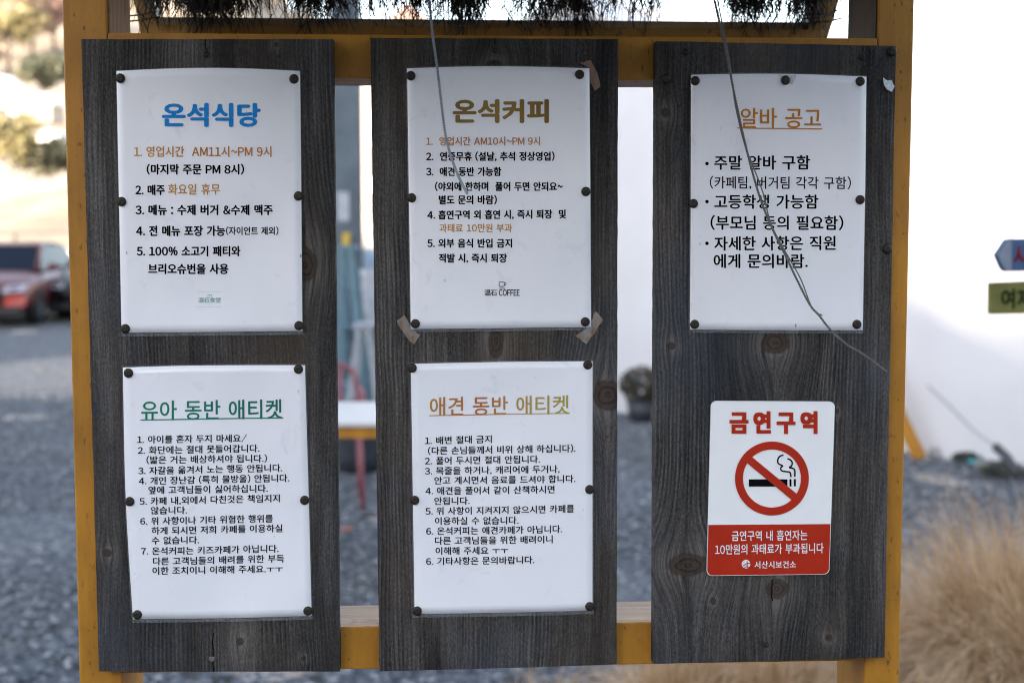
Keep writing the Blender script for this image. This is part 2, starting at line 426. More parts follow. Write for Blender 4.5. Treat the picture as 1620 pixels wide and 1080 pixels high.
# unseen building added behind the photographer to shade the sign and the yard
WALLT = plain('beige_render', (.42, .38, .33), .85, .1, 2)
shade_bld = thing('shade_building', 'long beige cafe building standing behind the photographer', 'building', (0, -24, 0)); shade_bld['kind'] = 'structure'
m = MB(); m.box((-60, -8, 0), (40, 0, 8.9)); m.build('wall', WALLT, shade_bld)
m = MB(); m.prism([(-60, 8.9), (41, 8.9), (41, 10.2), (20, 10.6), (-6, 9.9), (-12, 9.9), (-15.3, 11.9), (-16.6, 12.2), (-17, 14.2), (-20.5, 14.2), (-20.6, 10.3), (-28.2, 10.3), (-28.6, 16.4), (-60, 16.4)], -8, .002); m.build('roof', plain('roof_sheet', (.12, .12, .13), .6), shade_bld)  # roofline stepped to shade the wall, pillar and cars, with a sunlit gap
WINM = plain('dark_window_glass', (.03, .04, .05), .1, .1, 3)
for k in range(14):
    for lv in range(2):
        m = MB(); m.box((-43 + k * 6, .0, 1.2 + lv * 4.2), (-40.4 + k * 6, .06, 3.2 + lv * 4.2)); m.build('window', WINM, shade_bld)

# ------------------------------------------------------------------ white plastered building on the right
WHITE = plain('white_plaster', (.66, .64, .66), .8, .07, 1.3)
pa, pb = G(980, 652), G(1620, 742)
e = (pb - pa).normalized(); nrm = Vector((e.y, -e.x, 0))
def on_wall(x, y):
    d = ray(x, y); t = (pa - CAM).dot(nrm) / d.dot(nrm); p = CAM + d * t - pa
    return p.dot(e), p.z
w0 = on_wall(1446, 290); w1 = on_wall(1620, 382)
sl = (w1[1] - w0[1]) / (w1[0] - w0[0])
xp = on_wall(905, 300)[0]; zp = w0[1] + sl * (xp - w0[0])
xl = on_wall(640, 640)[0]; xr = w0[0] + (.35 - w0[1]) / sl
wb = thing('white_building', 'white plastered building with long sloping roofline behind the notice board', 'building', pa, math.atan2(e.y, e.x))
ylen = 7.0
m = MB(); m.prism([(xl, -.02), (xr + .0, -.02), (xr, .35), (xp, zp), (xl, zp - (xp - xl) * .25)], 0, ylen); m.build('wall', WHITE, wb)
m = MB(); m.prism([(xp - .02, zp + .004), (xr + .15, .30), (xr + .15, .36), (xp - .02, zp + .07)], -.06, ylen + .1)
m.prism([(xl - .15, zp - (xp - xl) * .25 - .03), (xp - .022, zp + .005), (xp - .022, zp + .07), (xl - .15, zp - (xp - xl) * .25 + .035)], -.06, ylen + .1)
m.build('roof', plain('white_roof_sheet', (.78, .77, .77), .6, .05, 2), wb)

# ------------------------------------------------------------------ the notice board stand
TH = .021                                              # plank thickness
board = thing('notice_board', 'mustard yellow wooden stand with three weathered grey planks holding notices', 'notice board', BASE, PSI)
# posts (centre lines from the picture, edges vertical)
def lx(x, y, off): return L(x, y, off).x
PO = -TH - .001
pl0, pl1 = lx(112, 540, PO), lx(181, 540, PO)
pr0, pr1 = lx(1379, 540, PO), lx(1434.5, 540, PO)
zt_rail = L(560, 56, PO).z; zb_rail = L(560, 123, PO).z
zt_low = L(560, 992, PO).z; zb_low = L(560, 1057, PO).z
RD = .098
def poly_box(name, a, b, mat, parent, bev=.003, mats=None):
    m = MB(); m.box(a, b); return m.build(name, mat, parent, bevel=bev)
ZTOP = 2.05
y0 = TH + .001; PD = .118
for k_, (a, b) in enumerate(((pl0, pl1), (pr0, pr1))):
    p = poly_box('post', (a, y0, 0), (b, y0 + PD, ZTOP), YEL, board, .002)
    # the inner side of each post is brown above the rail, darker on the right
    if k_ == 0: poly_box('inner_face', (b + .0002, y0 + .004, zt_rail + .0005), (b + .002, y0 + PD - .003, ZTOP), STAIN, p, .0005)
    else: poly_box('inner_face', (a - .002, y0 + .004, zt_rail + .0005), (a - .0002, y0 + PD - .003, ZTOP), DARKWOOD, p, .0005)
# rails: yellow painted front, bare wood top and underside
def rail(z0, z1, x0, x1, yy=y0, dd=RD):
    m = MB(); m.box((x0, yy + .012, z0), (x1, yy + dd, z1)); r = m.build('rail', RAW, board, bevel=.0015)
    m = MB(); m.box((x0, yy, z0 - .0008), (x1, yy + .012, z1 + .0008)); m.build('painted_face', YEL, r, bevel=.0015)
rail(zb_rail, zt_rail, pl1 + .0003, pr0 - .0003)
rail(zb_low, zt_low, pl1 + .0003, pr0 - .0003)

# planks
def plank(q, knots, cracks, seed, tint):
    pts = [L(*p, 0) for p in q]; c = sum(pts, Vector()) / 4
    tl, tr, br, bl = [p - c for p in pts]
    nu, nv = 14, 60; vs = []; fs = []
    for layer, yy in ((0, 0.0), (1, TH)):
        for j in range(nv + 1):
            for i_ in range(nu + 1):
                u, v_ = i_ / nu, j / nv
                p = (tl * (1 - u) + tr * u) * (1 - v_) + (bl * (1 - u) + br * u) * v_
                ed = .00022 * math.sin(j * 1.3 + seed + 2 * math.sin(j * .37 * seed))
                if i_ in (0, nu): p = p + Vector((ed * (1 if i_ else -1), 0, 0))
                e2 = .0002 * math.sin(i_ * 1.7 + seed)
                if j in (0, nv): p = p + Vector((0, 0, e2))
                bw = 0 if layer else -.0012 * math.sin(math.pi * u)
                y_ = yy + bw
                if layer == 0 and (i_ in (0, nu) or j in (0, nv)): y_ += .0016
                vs.append((p.x, y_, p.z))
    n1 = (nu + 1) * (nv + 1)
    for j in range(nv):
        for i_ in range(nu):
            a = j * (nu + 1) + i_
            fs.append((a, a + nu + 1, a + nu + 2, a + 1)); b = a + n1
            fs.append((b, b + 1, b + nu + 2, b + nu + 1))
    def side(idx):
        for a, b in zip(idx[:-1], idx[1:]): fs.append((a, b, b + n1, a + n1))
    side([i_ for i_ in range(nu + 1)]); side([nv * (nu + 1) + i_ for i_ in range(nu, -1, -1)])
    side([j * (nu + 1) for j in range(nv, -1, -1)]); side([j * (nu + 1) + nu for j in range(nv + 1)])
    ks = []
    for (x, y, rx, rz) in knots:
        p = L(x, y, 0) - c; ks.append((p.x, p.z, rx / 1390, rz / 1390))
    cs = []
    for (x, ya, yb) in cracks:
        a = L(x, ya, 0) - c; b = L(x, yb, 0) - c; cs.append((a.x, b.z, a.z, .0007))
    o = obj('plank', mesh(vs, fs), wood_mat('weathered_plank_%d' % seed, ks, cs, seed * 3.1, tint), board, c)
    return o, c
planks = [
    plank(((128, 62), (527, 62), (537.5, 1062), (156, 1062)), [(482, 418, 22, 30), (170, 874, 8, 7), (380, 1014, 7, 8), (480, 1041, 5, 5), (437, 71, 5, 5)], [(337, 1000, 1064), (326, 60, 84)], 1, (1.0, 1.0, 1.0)),
    plank(((586, 60), (978, 62), (976, 1051), (600, 1062)), [(962, 625, 30, 26), (782, 104, 16, 9), (785, 540, 14, 30)], [(783, 58, 72)], 2, (1.02, 1.0, .98)),
    plank(((1038, 65), (1418, 73), (1400, 1040), (1034, 1050)), [(1088, 893, 37, 21), (1229, 930, 20, 20), (1226, 542, 26, 19), (1053, 178, 9, 9), (1061, 547, 8, 8), (1128, 950, 5, 7), (1324, 650, 4, 5), (1311, 1008, 7, 7)], [(1222, 916, 950)], 4, (1.06, 1.07, 1.08)),
]

# screws: a domed head with a cross recess, shared by every notice
def screw_mesh(r, dome, cross=.32, n=17, rim=.0):
    vs = []; idx = {}; fs = []
    for j in range(n):
        for i_ in range(n):
            u, v_ = 2 * i_ / (n - 1) - 1, 2 * j / (n - 1) - 1
            # square to disc
            x = u * math.sqrt(1 - v_ * v_ / 2); z = v_ * math.sqrt(1 - u * u / 2)
            rr = min(1, math.hypot(x, z))
            h = dome * (math.sqrt(max(0, 1 - rr * rr)) * .55 + .45 * (1 - rr ** 6))
            if (abs(x) < .10 and abs(z) < .5) or (abs(z) < .10 and abs(x) < .5): h -= dome * cross
            idx[i_, j] = len(vs); vs.append((x * r, -h, z * r))
    for j in range(n - 1):
        for i_ in range(n - 1): fs.append((idx[i_, j], idx[i_ + 1, j], idx[i_ + 1, j + 1], idx[i_, j + 1]))
    ring = [idx[i_, 0] for i_ in range(n)] + [idx[n - 1, j] for j in range(1, n)] + [idx[i_, n - 1] for i_ in range(n - 2, -1, -1)] + [idx[0, j] for j in range(n - 2, 0, -1)]
    b = len(vs)
    for k in ring: vs.append((vs[k][0], .0012, vs[k][2]))
    q = len(ring)
    for k in range(q): fs.append((ring[(k + 1) % q], ring[k], b + k, b + (k + 1) % q))
    me = mesh(vs, fs, True)
    return me
BIG = screw_mesh(.0053, .0022); BIG.materials.append(SCREW)
SMALL = screw_mesh(.0036, .0014, .6); SMALL.materials.append(SCREW)
SILV = screw_mesh(.0036, .0016, .6); SILV.materials.append(STEEL)
def put_screw(me, x, y, off, parent, c):
    p = L(x, y, off) - c; o = bpy.data.objects.new('screw', me); COL.objects.link(o); o.parent = parent; o.location = p
    a = random.uniform(0, 1.5); tl = R(random.uniform(-4, 4)); o.rotation_euler = (tl, a, R(random.uniform(-4, 4)))
    return o
for k, lst in enumerate((((326, 86, SMALL), (335, 1042, SILV)), ((783, 80, SMALL),),
                         ((1085, 82, SMALL), (1364, 90, SMALL), (1412, 82, BIG), (1404, 394, BIG), (1054, 125, BIG), (1212, 1019, SMALL)))):
    for (x, y, me) in lst: put_screw(me, x, y, .0015, planks[k][0], planks[k][1])
# bare patches where tape pulled the grey surface off
def flatpoly(name, pts, off, thick, mat, parent, c):
    P = [L(x, y, off) - c for x, y in pts]; n = len(P)
    vs = [(p.x, p.y, p.z) for p in P] + [(p.x, p.y + thick, p.z) for p in P]
    fs = [tuple(range(n))[::-1], tuple(range(n, 2 * n))] + [(i_, (i_ + 1) % n, (i_ + 1) % n + n, i_ + n) for i_ in range(n)]
    return obj(name, mesh(vs, fs), mat, parent)
def barep(name, a, bb, amt):
    b = NB(name); o = b.coord(); f = b.noise(b.mapping(o, scale=(160, 1, 25)), 1, 5, .6); g = b.noise(o, 70, 4, .6)
    col = b.ramp(f, [(.3, a), (.7, bb)]); col = b.mix(b.ramp(g, [(.4, 0.0), (.62, amt)]), col, (.22, .21, .21))
    return b.set(col=col, rough=.8)
BARE = barep('bare_torn_wood', (.12, .075, .045), (.27, .185, .125), .95)
BARE2 = barep('bare_torn_wood_dark', (.15, .075, .04), (.26, .14, .085), .4)
pk, pc = planks[1]
def ragged(pts, amp=1.2, step=6):
    out = []
    for (ax, ay), (bx, by) in zip(pts, pts[1:] + pts[:1]):
        n = max(1, int(math.hypot(bx - ax, by - ay) / step))
        for q in range(n):
            t = q / n; out.append((ax + (bx - ax) * t + random.uniform(-amp, amp), ay + (by - ay) * t + random.uniform(-amp, amp)))
    return out
flatpoly('bare_patch', ragged([(627, 508), (640, 498), (655, 522), (665, 530), (654, 544), (640, 530)]), .0019, .001, BARE, pk, pc)
flatpoly('bare_patch', ragged([(943, 492), (954, 505), (928, 545), (911, 532), (930, 516)]), .0019, .001, BARE, pk, pc)
flatpoly('bare_patch', ragged([(917, 100), (935, 96), (948, 122), (949, 138), (941, 145), (934, 130), (931, 108)]), .0019, .001, BARE2, pk, pc)
CHIP = plain('clear_plastic_scrap', (.62, .68, .74), .12, .25, 300)
flatpoly('laminate_scrap', ragged([(1397, 123), (1404, 128), (1411, 127), (1415, 137), (1411, 146), (1404, 142), (1399, 134)], .6, 5), .0035, .0009, CHIP, planks[2][0], planks[2][1])

# ------------------------------------------------------------------ lettering
_glyph = {}
def make_glyphs(chars):
    """outline of every character used: one text block, a character to a line, cut apart afterwards"""
    chs = sorted(set(chars) - {' '})
    c = bpy.data.curves.new('letters', 'FONT'); c.resolution_u = 3; c.space_line = 2.0
    # plain letters and figures are taken in their full-width form, which is the sans style of the notices
    c.body = chr(10).join(chr(ord(ch) + 0xFEE0) if '!' <= ch <= '~' and ch not in '.,' else ch for ch in chs)
    o = bpy.data.objects.new('letters', c); COL.objects.link(o)
    me = bpy.data.meshes.new_from_object(o.evaluated_get(bpy.context.evaluated_depsgraph_get()))
    v = np.zeros(len(me.vertices) * 3); me.vertices.foreach_get('co', v); v = v.reshape(-1, 3)
    faces = {k: [] for k in range(len(chs))}
    for p in me.polygons:
        f_ = tuple(p.vertices); faces[int(round((.385 - v[f_[0], 1]) / 2.0))].append(f_)
    for k, ch in enumerate(chs):
        ids = sorted({i_ for f_ in faces[k] for i_ in f_}); new = {i_: n_ for n_, i_ in enumerate(ids)}
        w = v[ids].copy(); w[:, 1] += 2.0 * k
        _glyph[ch] = (w, [tuple(new[i_] for i_ in f_) for f_ in faces[k]])
    bpy.data.objects.remove(o); bpy.data.curves.remove(c); bpy.data.meshes.remove(me)
def glyph(ch): return _glyph[ch]
JOBS = []                                         # every line of lettering is laid out at the end, in one go
def text_arrays(s, off, track=0.0):
    """lay the line out glyph by glyph; heavier weights are the same glyph printed with slight shifts"""
    x = 0; V = []; F = []; nb_ = 0
    sh = [(0, 0)] if off < .004 else [(-off, 0), (off, 0), (0, off * .7), (0, -off * .7)]
    if off > .03: sh += [(-off * .5, -off * .5), (off * .5, off * .5), (off * .5, -off * .5), (-off * .5, off * .5)]
    if off >= .049: sh = [(i_ * off, j_ * off * .8) for i_ in (-1, -.35, .35, 1) for j_ in (-1, -.35, .35, 1)]
    for ch in s:
        if ch == ' ': x += .34; continue
        v, f = glyph(ch)
        if len(v) == 0: x += .34; continue
        if ch in '~/': v = v * np.array([.6, 1, 1])
        a, b = v[:, 0].min(), v[:, 0].max()
        if ord(ch) < 0x2E80: w = b - a; adv = w + (.10 if ch in '1' else .12); dx = x + .06 - a; 
        else: adv = .93; dx = x
        for k, (sx, sy) in enumerate(sh):
            q = v.copy(); q[:, 0] += dx + sx; q[:, 1] += sy; q[:, 2] = k
            V.append(q); F += [tuple(i_ + nb_ for i_ in t_) for t_ in f]; nb_ += len(v)
        x += adv + (track if off >= .049 else 0)
    return np.concatenate(V), F
def letters(name, s, x0, x1, cy0, h, mat, parent, c, surf, cy1=None, off=.012, lift=.0004):
    JOBS.append((s, lambda: letters_now(name, s, x0, x1, cy0, h, mat, parent, c, surf, cy1, off, lift)))
def letters_now(name, s, x0, x1, cy0, h, mat, parent, c, surf, cy1, off, lift):
    """one printed line: ink from pixel x0 to x1, centre height cy0 (left) to cy1 (right), Hangul height h pixels"""
    cy1 = cy0 if cy1 is None else cy1
    v, fs = text_arrays(s, off, .22); a, b = v[:, 0].min(), v[:, 0].max()
    vs = []
    for p in v:
        u = (p[0] - a) / (b - a); x = x0 + (x1 - x0) * u
        y = cy0 + (cy1 - cy0) * u - (p[1] - .385) / .89 * h
        q = L(x, y, .0015); q.y -= surf(x, y) + lift + p[2] * .00002; q = q - c; vs.append(q)
    return obj(name, mesh(vs, fs), mat, parent)
def hline(name, x0, y0_, x1, y1_, t, mat, parent, c, surf, lift=.0004):
    vs = []; fs = []; n = 16
    for i_ in range(n + 1):
        u = i_ / n
        for d in (t / 2, -t / 2):
            x = x0 + (x1 - x0) * u; y = y0_ + (y1_ - y0_) * u + d
            q = L(x, y, .0015); q.y -= surf(x, y) + lift; vs.append(q - c)
        if i_: fs.append((2 * i_ - 2, 2 * i_, 2 * i_ + 1, 2 * i_ - 1))
    return obj(name, mesh(vs, fs), mat, parent)

# ------------------------------------------------------------------ paper notices
def notice(label, q, mat, bow_top=2.5, bow_left=0, lam=(2, 2, 2, 6), wave=1, seed=0, group=None):
    tl, tr, br, bl = q
    def edge(u, v_):
        x = (tl[0] * (1 - u) + tr[0] * u) * (1 - v_) + (bl[0] * (1 - u) + br[0] * u) * v_
        y = (tl[1] * (1 - u) + tr[1] * u) * (1 - v_) + (bl[1] * (1 - u) + br[1] * u) * v_
        y -= bow_top * math.sin(math.pi * u) * (1 - v_)
        x += bow_left * math.sin(math.pi * v_) * (1 - u)
        return x, y
    W = tr[0] - tl[0]; H = bl[1] - tl[1]
    def surf(x, y):
        u = (x - tl[0]) / W; v_ = (y - tl[1]) / H
        s_ = .0016 + wave * (.0004 * math.sin(u * 9.0 + 2 * seed + 3 * v_) * math.sin(v_ * 7.3 - seed) + .0014 * math.sin(u * 4.2 + seed) * math.sin(v_ * 5.1 + seed * 2) + .0022 * max(0, math.sin(math.pi * u)) * max(0, 1 - v_ * 5) ** 2
                             + .0022 * max(0, math.sin(math.pi * u)) * max(0, v_ * 5 - 4) ** 2 + .0010)
        return s_
    c = L((tl[0] + br[0]) / 2, (tl[1] + br[1]) / 2, .0015)
    t = thing('paper_notice', label, 'notice', SIGN_M @ c, PSI, group)
    def grid(x_l, y_t, x_r, y_b, dy, nu=24, nv=32):
        vs = []; fs = []
        for j in range(nv + 1):
            for i_ in range(nu + 1):
                u = i_ / nu; v_ = j / nv
                x, y = edge(u, v_)
                x += -x_l * (1 - u) + x_r * u; y += -y_t * (1 - v_) + y_b * v_
                p = L(x, y, .0015); p.y -= surf(x, y) + dy; vs.append(p - c)
        for j in range(nv):
            for i_ in range(nu):
                a = j * (nu + 1) + i_; fs.append((a, a + nu + 1, a + nu + 2, a + 1))
        return vs, fs
    vs, fs = grid(0, 0, 0, 0, 0); sheet_ = obj('paper', mesh(vs, fs, True), mat, t)
    sm = sheet_.modifiers.new('solid', 'SOLIDIFY'); sm.thickness = .0003; sm.offset = -1
    vs, fs = grid(lam[0], lam[1], lam[2], lam[3], -.0005); l_ = obj('laminate', mesh(vs, fs, True), LAM, t)
    sm = l_.modifiers.new('solid', 'SOLIDIFY'); sm.thickness = .0003; sm.offset = -1
    return t, c, surf
def pins(t, c, surf, pts):
    for x, y in pts: put_screw(BIG, x, y, .0015 + surf(x, y) + .0012, t, c)

# 1 - restaurant notice
t, c, s = notice('white notice with blue heading and restaurant opening hours, top of the left plank', ((185, 113), (475, 113), (479, 523), (193, 526)), PAPER[0], 4.5, 0, (1, 1, 1, 6), 1, 0)
T = lambda n, *a, **k: letters(n, *a, parent=t, c=c, surf=s, **k)
T('heading', '온석식당', 257, 413, 182, 35, BLUE, off=.045)
g1 = ink_grad('orange_brown_print', [(0, (.58, .28, .06)), (.5, (.42, .15, .025)), (1, (.50, .20, .035))], L(213, 240).x - c.x, L(430, 240).x - c.x)
T('printed_line', '1. 영업시간  AM11시~PM 9시', 213, 430, 240, 16.5, g1, off=.024)
T('printed_line', '(마지막 주문 PM 8시)', 233, 387, 268, 15.5, INK, off=.040)
T('printed_line', '2. 매주', 215, 262, 300.5, 15.5, INK, off=.040)
T('printed_line', '화요일 휴무', 267, 349, 299.5, 16.5, TAN, off=.022)
T('printed_line', '3. 메뉴 : 수제 버거 &수제 맥주', 215, 432, 332, 15.5, INK, off=.040)
T('printed_line', '4. 전 메뉴 포장 가능', 216, 357, 365, 15.5, INK, off=.040)
T('printed_line', '(자이언트 제외)', 358, 441, 365, 12.5, INK, off=.026)
T('printed_line', '5. 100% 소고기 패티와', 217, 381, 397, 15.5, INK, off=.040)
T('printed_line', '브리오슈번을 사용', 235, 362, 425, 15.5, INK, off=.040)
T('logo_lettering', '温石食堂', 314, 350, 474.5, 8, TEAL, off=.01)
T('logo_mark', 'm', 329, 336, 467, 9, TEAL, off=.0)
for a in ((311, 461, 352, 461), (311, 485, 352, 485)): hline('logo_border', *a, .8, FAINT, t, c, s)
pins(t, c, s, ((190, 124), (465, 125), (192, 319), (472, 310), (198, 520), (473, 515)))

# 2 - coffee notice
t, c, s = notice('white notice with gold heading and coffee shop opening hours, top of the middle plank', ((644, 109), (932, 109), (935, 517), (650, 520)), PAPER[1], 3, 0, (2, 2, 1, 5), 1, 1.4)
g2 = ink_grad('gold_print', [(0, (.20, .12, .03)), (.5, (.26, .16, .03)), (1, (.19, .11, .02))], -.06, .06)
T('heading', '온석커피', 716, 868, 176, 35, g2, off=.045)
T('printed_line', '1.  영업시간 AM10시~PM 9시', 674, 854, 223.5, 13.5, ink_grad('orange_brown_print_b', [(0, (.50, .24, .05)), (.4, (.40, .13, .025)), (1, (.48, .19, .035))], -.08, .04), off=.024)
T('printed_line', '2.  연중무휴 (설날, 추석 정상영업)', 674, 877, 247.5, 13.5, INK, off=.040)
T('printed_line', '3.  애견 동반 가능함', 674, 793, 271.5, 13.5, INK, off=.040)
T('printed_line', '(야외에 한하며  풀어 두면 안되요~', 688, 890, 295, 13.5, INK, off=.040)
T('printed_line', '별도 문의 바람)', 694, 786, 316, 13.5, INK, off=.040)
T('printed_line', '4. 흡연구역 외 흡연 시, 즉시 퇴장  및', 676, 895, 340, 13.5, INK, cy1=338.5, off=.040)
T('printed_line', '과태료 10만원 부과', 695, 810, 360.5, 13, TAN, off=.020)
T('printed_line', '5. 외부 음식 반입 금지', 676, 810, 384.5, 13.5, INK, off=.040)
T('printed_line', '적발 시, 즉시 퇴장', 694, 802, 408, 13.5, INK, off=.040)
T('logo_lettering', '温石', 766, 786, 462.5, 9.5, INK, off=.016)
T('logo_lettering', 'COFFEE', 789, 822, 462.5, 11.5, INK, off=.026)
def strip(name, pts, w, mat, parent, c, surf, lift=.0005, closed=False):
    """a printed line of constant width along pixel points"""
    P = [Vector(p) for p in pts]
    if closed: P = P + [P[0]]
    vs = []; fs = []
    for k, p in enumerate(P):
        d = (P[min(k + 1, len(P) - 1)] - P[max(k - 1, 0)])
        if closed and k in (0, len(P) - 1): d = P[1] - P[-2]
        d.normalize(); n = Vector((-d.y, d.x)) * w / 2
        for q in (p + n, p - n):
            r_ = L(q.x, q.y, .0015); r_.y -= surf(q.x, q.y) + lift; vs.append(r_ - c)
        if k: fs.append((2 * k - 2, 2 * k, 2 * k + 1, 2 * k - 1))
    return obj(name, mesh(vs, fs), mat, parent)
strip('cup_mark', [(789.5, 446), (789.5, 452), (791, 453), (796, 453), (797.5, 452), (797.5, 446)], 1.3, INK, t, c, s, closed=True)
strip('cup_handle', [(797.5, 447), (800, 447), (800, 450.5), (797.5, 450.5)], 1, INK, t, c, s)
hline('cup_saucer', 789, 456, 799, 456, 1.1, INK, t, c, s)
pins(t, c, s, ((650, 120), (917, 118), (651, 313), (927, 303), (657, 512), (926, 509)))

# 3 - job notice
t, c, s = notice('white staff wanted notice with underlined orange heading, above the no smoking sign', ((1093, 119), (1370, 122), (1364, 522), (1091, 521)), PAPER[2], 2.5, 0, (2, 2, 1, 5), 1, 2.7)
T('heading', '알바 공고', 1171, 1298, 187, 31, ORANGE, off=.014)
hline('underline', 1165, 203, 1300, 204.5, 1.7, ORANGE, t, c, s)
for yy, xa in ((259, 0), (319, 0), (385, 0)):
    flatpoly('bullet', [(1118.5 + 2.9 * math.cos(-q_ * .524), yy + 2.9 * math.sin(-q_ * .524)) for q_ in range(12)], .0015 + s(1118, yy) + .0004, .0002, INK, t, c)
T('printed_line', '주말 알바 구함', 1129, 1281, 257.5, 21.5, INK, cy1=257, off=.024)
T('printed_line', '(카페팀, 버거팀 각각 구함)', 1122, 1345, 288.5, 19, INK, cy1=289.5, off=.012)
T('printed_line', '고등학생 가능함', 1129, 1294, 319, 21.5, INK, off=.024)
T('printed_line', '(부모님 동의 필요함)', 1123, 1333, 352, 21.5, INK, cy1=352.5, off=.024)
T('printed_line', '자세한 사항은 직원', 1129, 1321, 385, 21.5, INK, cy1=384, off=.024)
T('printed_line', '에게 문의바람.', 1128, 1277, 412.5, 21.5, INK, off=.024)
pins(t, c, s, ((1100, 128), (1243, 127), (1361, 129), (1097, 322), (1361, 316), (1099, 513), (1356, 513)))
scr_m = plain('torn_laminate', (.55, .58, .63), .2, .3, 200)
def onpaper(name, pts, mat):
    vs = []
    for x, y in pts:
        q = L(x, y, .0015); q.y -= s(x, y) + .0003; vs.append(q - c)
    return obj(name, mesh(vs, [tuple(range(len(vs)))[::-1]]), mat, t)
onpaper('torn_corner', [(1229, 119), (1258, 120), (1256, 127), (1252, 134), (1240, 132), (1234, 128)], scr_m)

# 4 - children etiquette notice
t, c, s = notice('white notice with green underlined heading about bringing children, foot of the left plank', ((195, 581), (483, 577), (493.5, 972), (211, 978)), PAPER[3], 2, -3, (2, 2, 2, 6), 1.3, 4.1)
g4 = ink_grad('green_print', [(0, (.008, .19, .09)), (.5, (.012, .16, .13)), (1, (.008, .14, .085))], -.08, .08)
T('heading', '유아 동반 애티켓', 224, 447, 648.5, 30, g4, cy1=645.5, off=.014)
hline('underline', 223, 663.5, 449, 659.8, 1.8, g4, t, c, s)
for (tx, a, b, y1_, y2_) in (
    ('1. 아이를 혼자 두지 마세요/', 218, 391, 694, 692), ('2. 화단에는 절대 못들어갑니다.', 219, 411, 711, 708),
    ('(밟은 거는 배상하셔야 됩니다.)', 233, 423, 726, 724), ('3. 자갈을 옮겨서 노는 행동 안됩니다.', 220, 447, 743, 739),
    ('4. 개인 장난감 (특히 물방울) 안됩니다.', 221, 458, 759, 755), ('옆에 고객님들이 싫어하십니다.', 236, 424, 773.5, 771.5),
    ('5. 카페 내,외에서 다친것은 책임지지', 222, 443, 791, 787), ('않습니다.', 240, 297, 805.5, 805),
    ('6. 위 사항이나 기타 위험한 행위를', 223, 432, 822.5, 819), ('하게 되시면 저희 카페를 이용하실', 241, 447, 837.5, 834.5),
    ('수 없습니다.', 241, 316, 853, 852), ('7. 온석커피는 키즈카페가 아닙니다.', 224, 441, 870, 866.5),
    ('다른 고객님들의 배려를 위한 부득', 243, 450, 886, 882), ('이한 조치이니 이해해 주세요.ㅜㅜ', 242, 448, 901, 898)):
    T('printed_line', tx, a, b, y1_, 12, INK, cy1=y2_, off=.022)
pins(t, c, s, ((203, 590), (472, 584), (205, 793), (482, 791), (217, 972), (487, 966)))

# 5 - dog etiquette notice
t, c, s = notice('white notice with brown to olive heading about bringing dogs, foot of the middle plank', ((650, 575), (937, 571), (937, 964), (656, 969.5)), PAPER[4], 1, 0, (2, 2, 2, 6), 1, 5.3)
g5 = ink_grad('brown_to_olive_print', [(0, (.42, .20, .03)), (.35, (.40, .13, .03)), (.65, (.42, .26, .07)), (1, (.36, .32, .06))], L(680, 640).x - c.x, L(901, 640).x - c.x)
T('heading', '애견 동반 애티켓', 680, 900, 642, 29, g5, cy1=639, off=.012)
hline('underline', 679, 656.5, 901, 653, 1.4, g5, t, c, s)
for (tx, a, b, y1_, y2_) in (
    ('1. 배변 절대 금지', 672, 778, 696, 693.5), ('(다른 손님들께서 비위 상해 하십니다).', 677, 910, 712, 708),
    ('2. 풀어 두시면 절대 안됩니다.', 672, 854, 728, 725), ('3. 목줄을 하거나, 캐리어에 두거나,', 672, 885, 744, 740.5),
    ('안고 계시면서 음료를 드셔야 합니다.', 687, 910, 759, 756), ('4. 애견을 풀어서 같이 산책하시면', 673, 877, 775.5, 772.5),
    ('안됩니다.', 687, 743, 791.5, 790.5), ('5. 위 사항이 지켜지지 않으시면 카페를', 673, 908, 807.5, 803),
    ('이용하실 수 없습니다.', 688, 820, 823, 821), ('6. 온석커피는 애견카페가 아닙니다.', 674, 889, 839, 835),
    ('다른 고객님들을 위한 배려이니', 688, 874, 854, 851), ('이해해 주세요 ㅜㅜ', 689, 804, 870, 868.5), ('6. 기타사항은 문의바랍니다.', 674, 845, 886.5, 883.5)):
    T('printed_line', tx, a, b, y1_, 12, INK, cy1=y2_, off=.022)
pins(t, c, s, ((652, 582), (930, 577), (656, 791), (933, 774), (660, 966), (933, 959)))

# ------------------------------------------------------------------ no smoking sign
RED = NB('sign_red'); RED.set(col=RED.ramp(RED.noise(RED.coord(), 40, 4), [(.3, (.38, .022, .008)), (.7, (.43, .028, .010))]), rough=.35, spec=.2); RED = RED.m
SWH = plain('sign_white', (.82, .82, .83), .3, .02, 30)
q4 = ((1125, 634), (1321, 635), (1312, 908), (1118, 910.5))
c = L(1219, 772, .0015)
t = thing('no_smoking_sign', 'white and red no smoking sign with rounded corners low on the right plank', 'sign', SIGN_M @ c, PSI)
def qmap(u, v_):
    (ax, ay), (bx, by), (cx_, cy_), (dx, dy) = q4
    return ((ax * (1 - u) + bx * u) * (1 - v_) + (dx * (1 - u) + cx_ * u) * v_, (ay * (1 - u) + by * u) * (1 - v_) + (dy * (1 - u) + cy_ * u) * v_)
def rrect(u0, v0, u1, v1, ru, rv, top=True, bot=True):
    out = []
    for (cu, cv, a0, on) in ((u1 - ru, v0 + rv, -90, top), (u1 - ru, v1 - rv, 0, bot), (u0 + ru, v1 - rv, 90, bot), (u0 + ru, v0 + rv, 180, top)):
        if on:
            for k in range(7): a = R(a0 + 15 * k); out.append((cu + ru * math.cos(a), cv + rv * math.sin(a)))
        else: out.append((u1 if a0 in (-90, 0) else u0, v0 if a0 in (-90, 180) else v1))
    return [qmap(*p) for p in out]
SO = .0046                                        # front of the sign above the plank plane
def flat(name, pts, lift, thick, mat):
    return flatpoly(name, pts, SO + lift, thick, mat, t, c)
flat('plate', rrect(0, 0, 1, 1, .045, .032), 0, .0028, SWH)
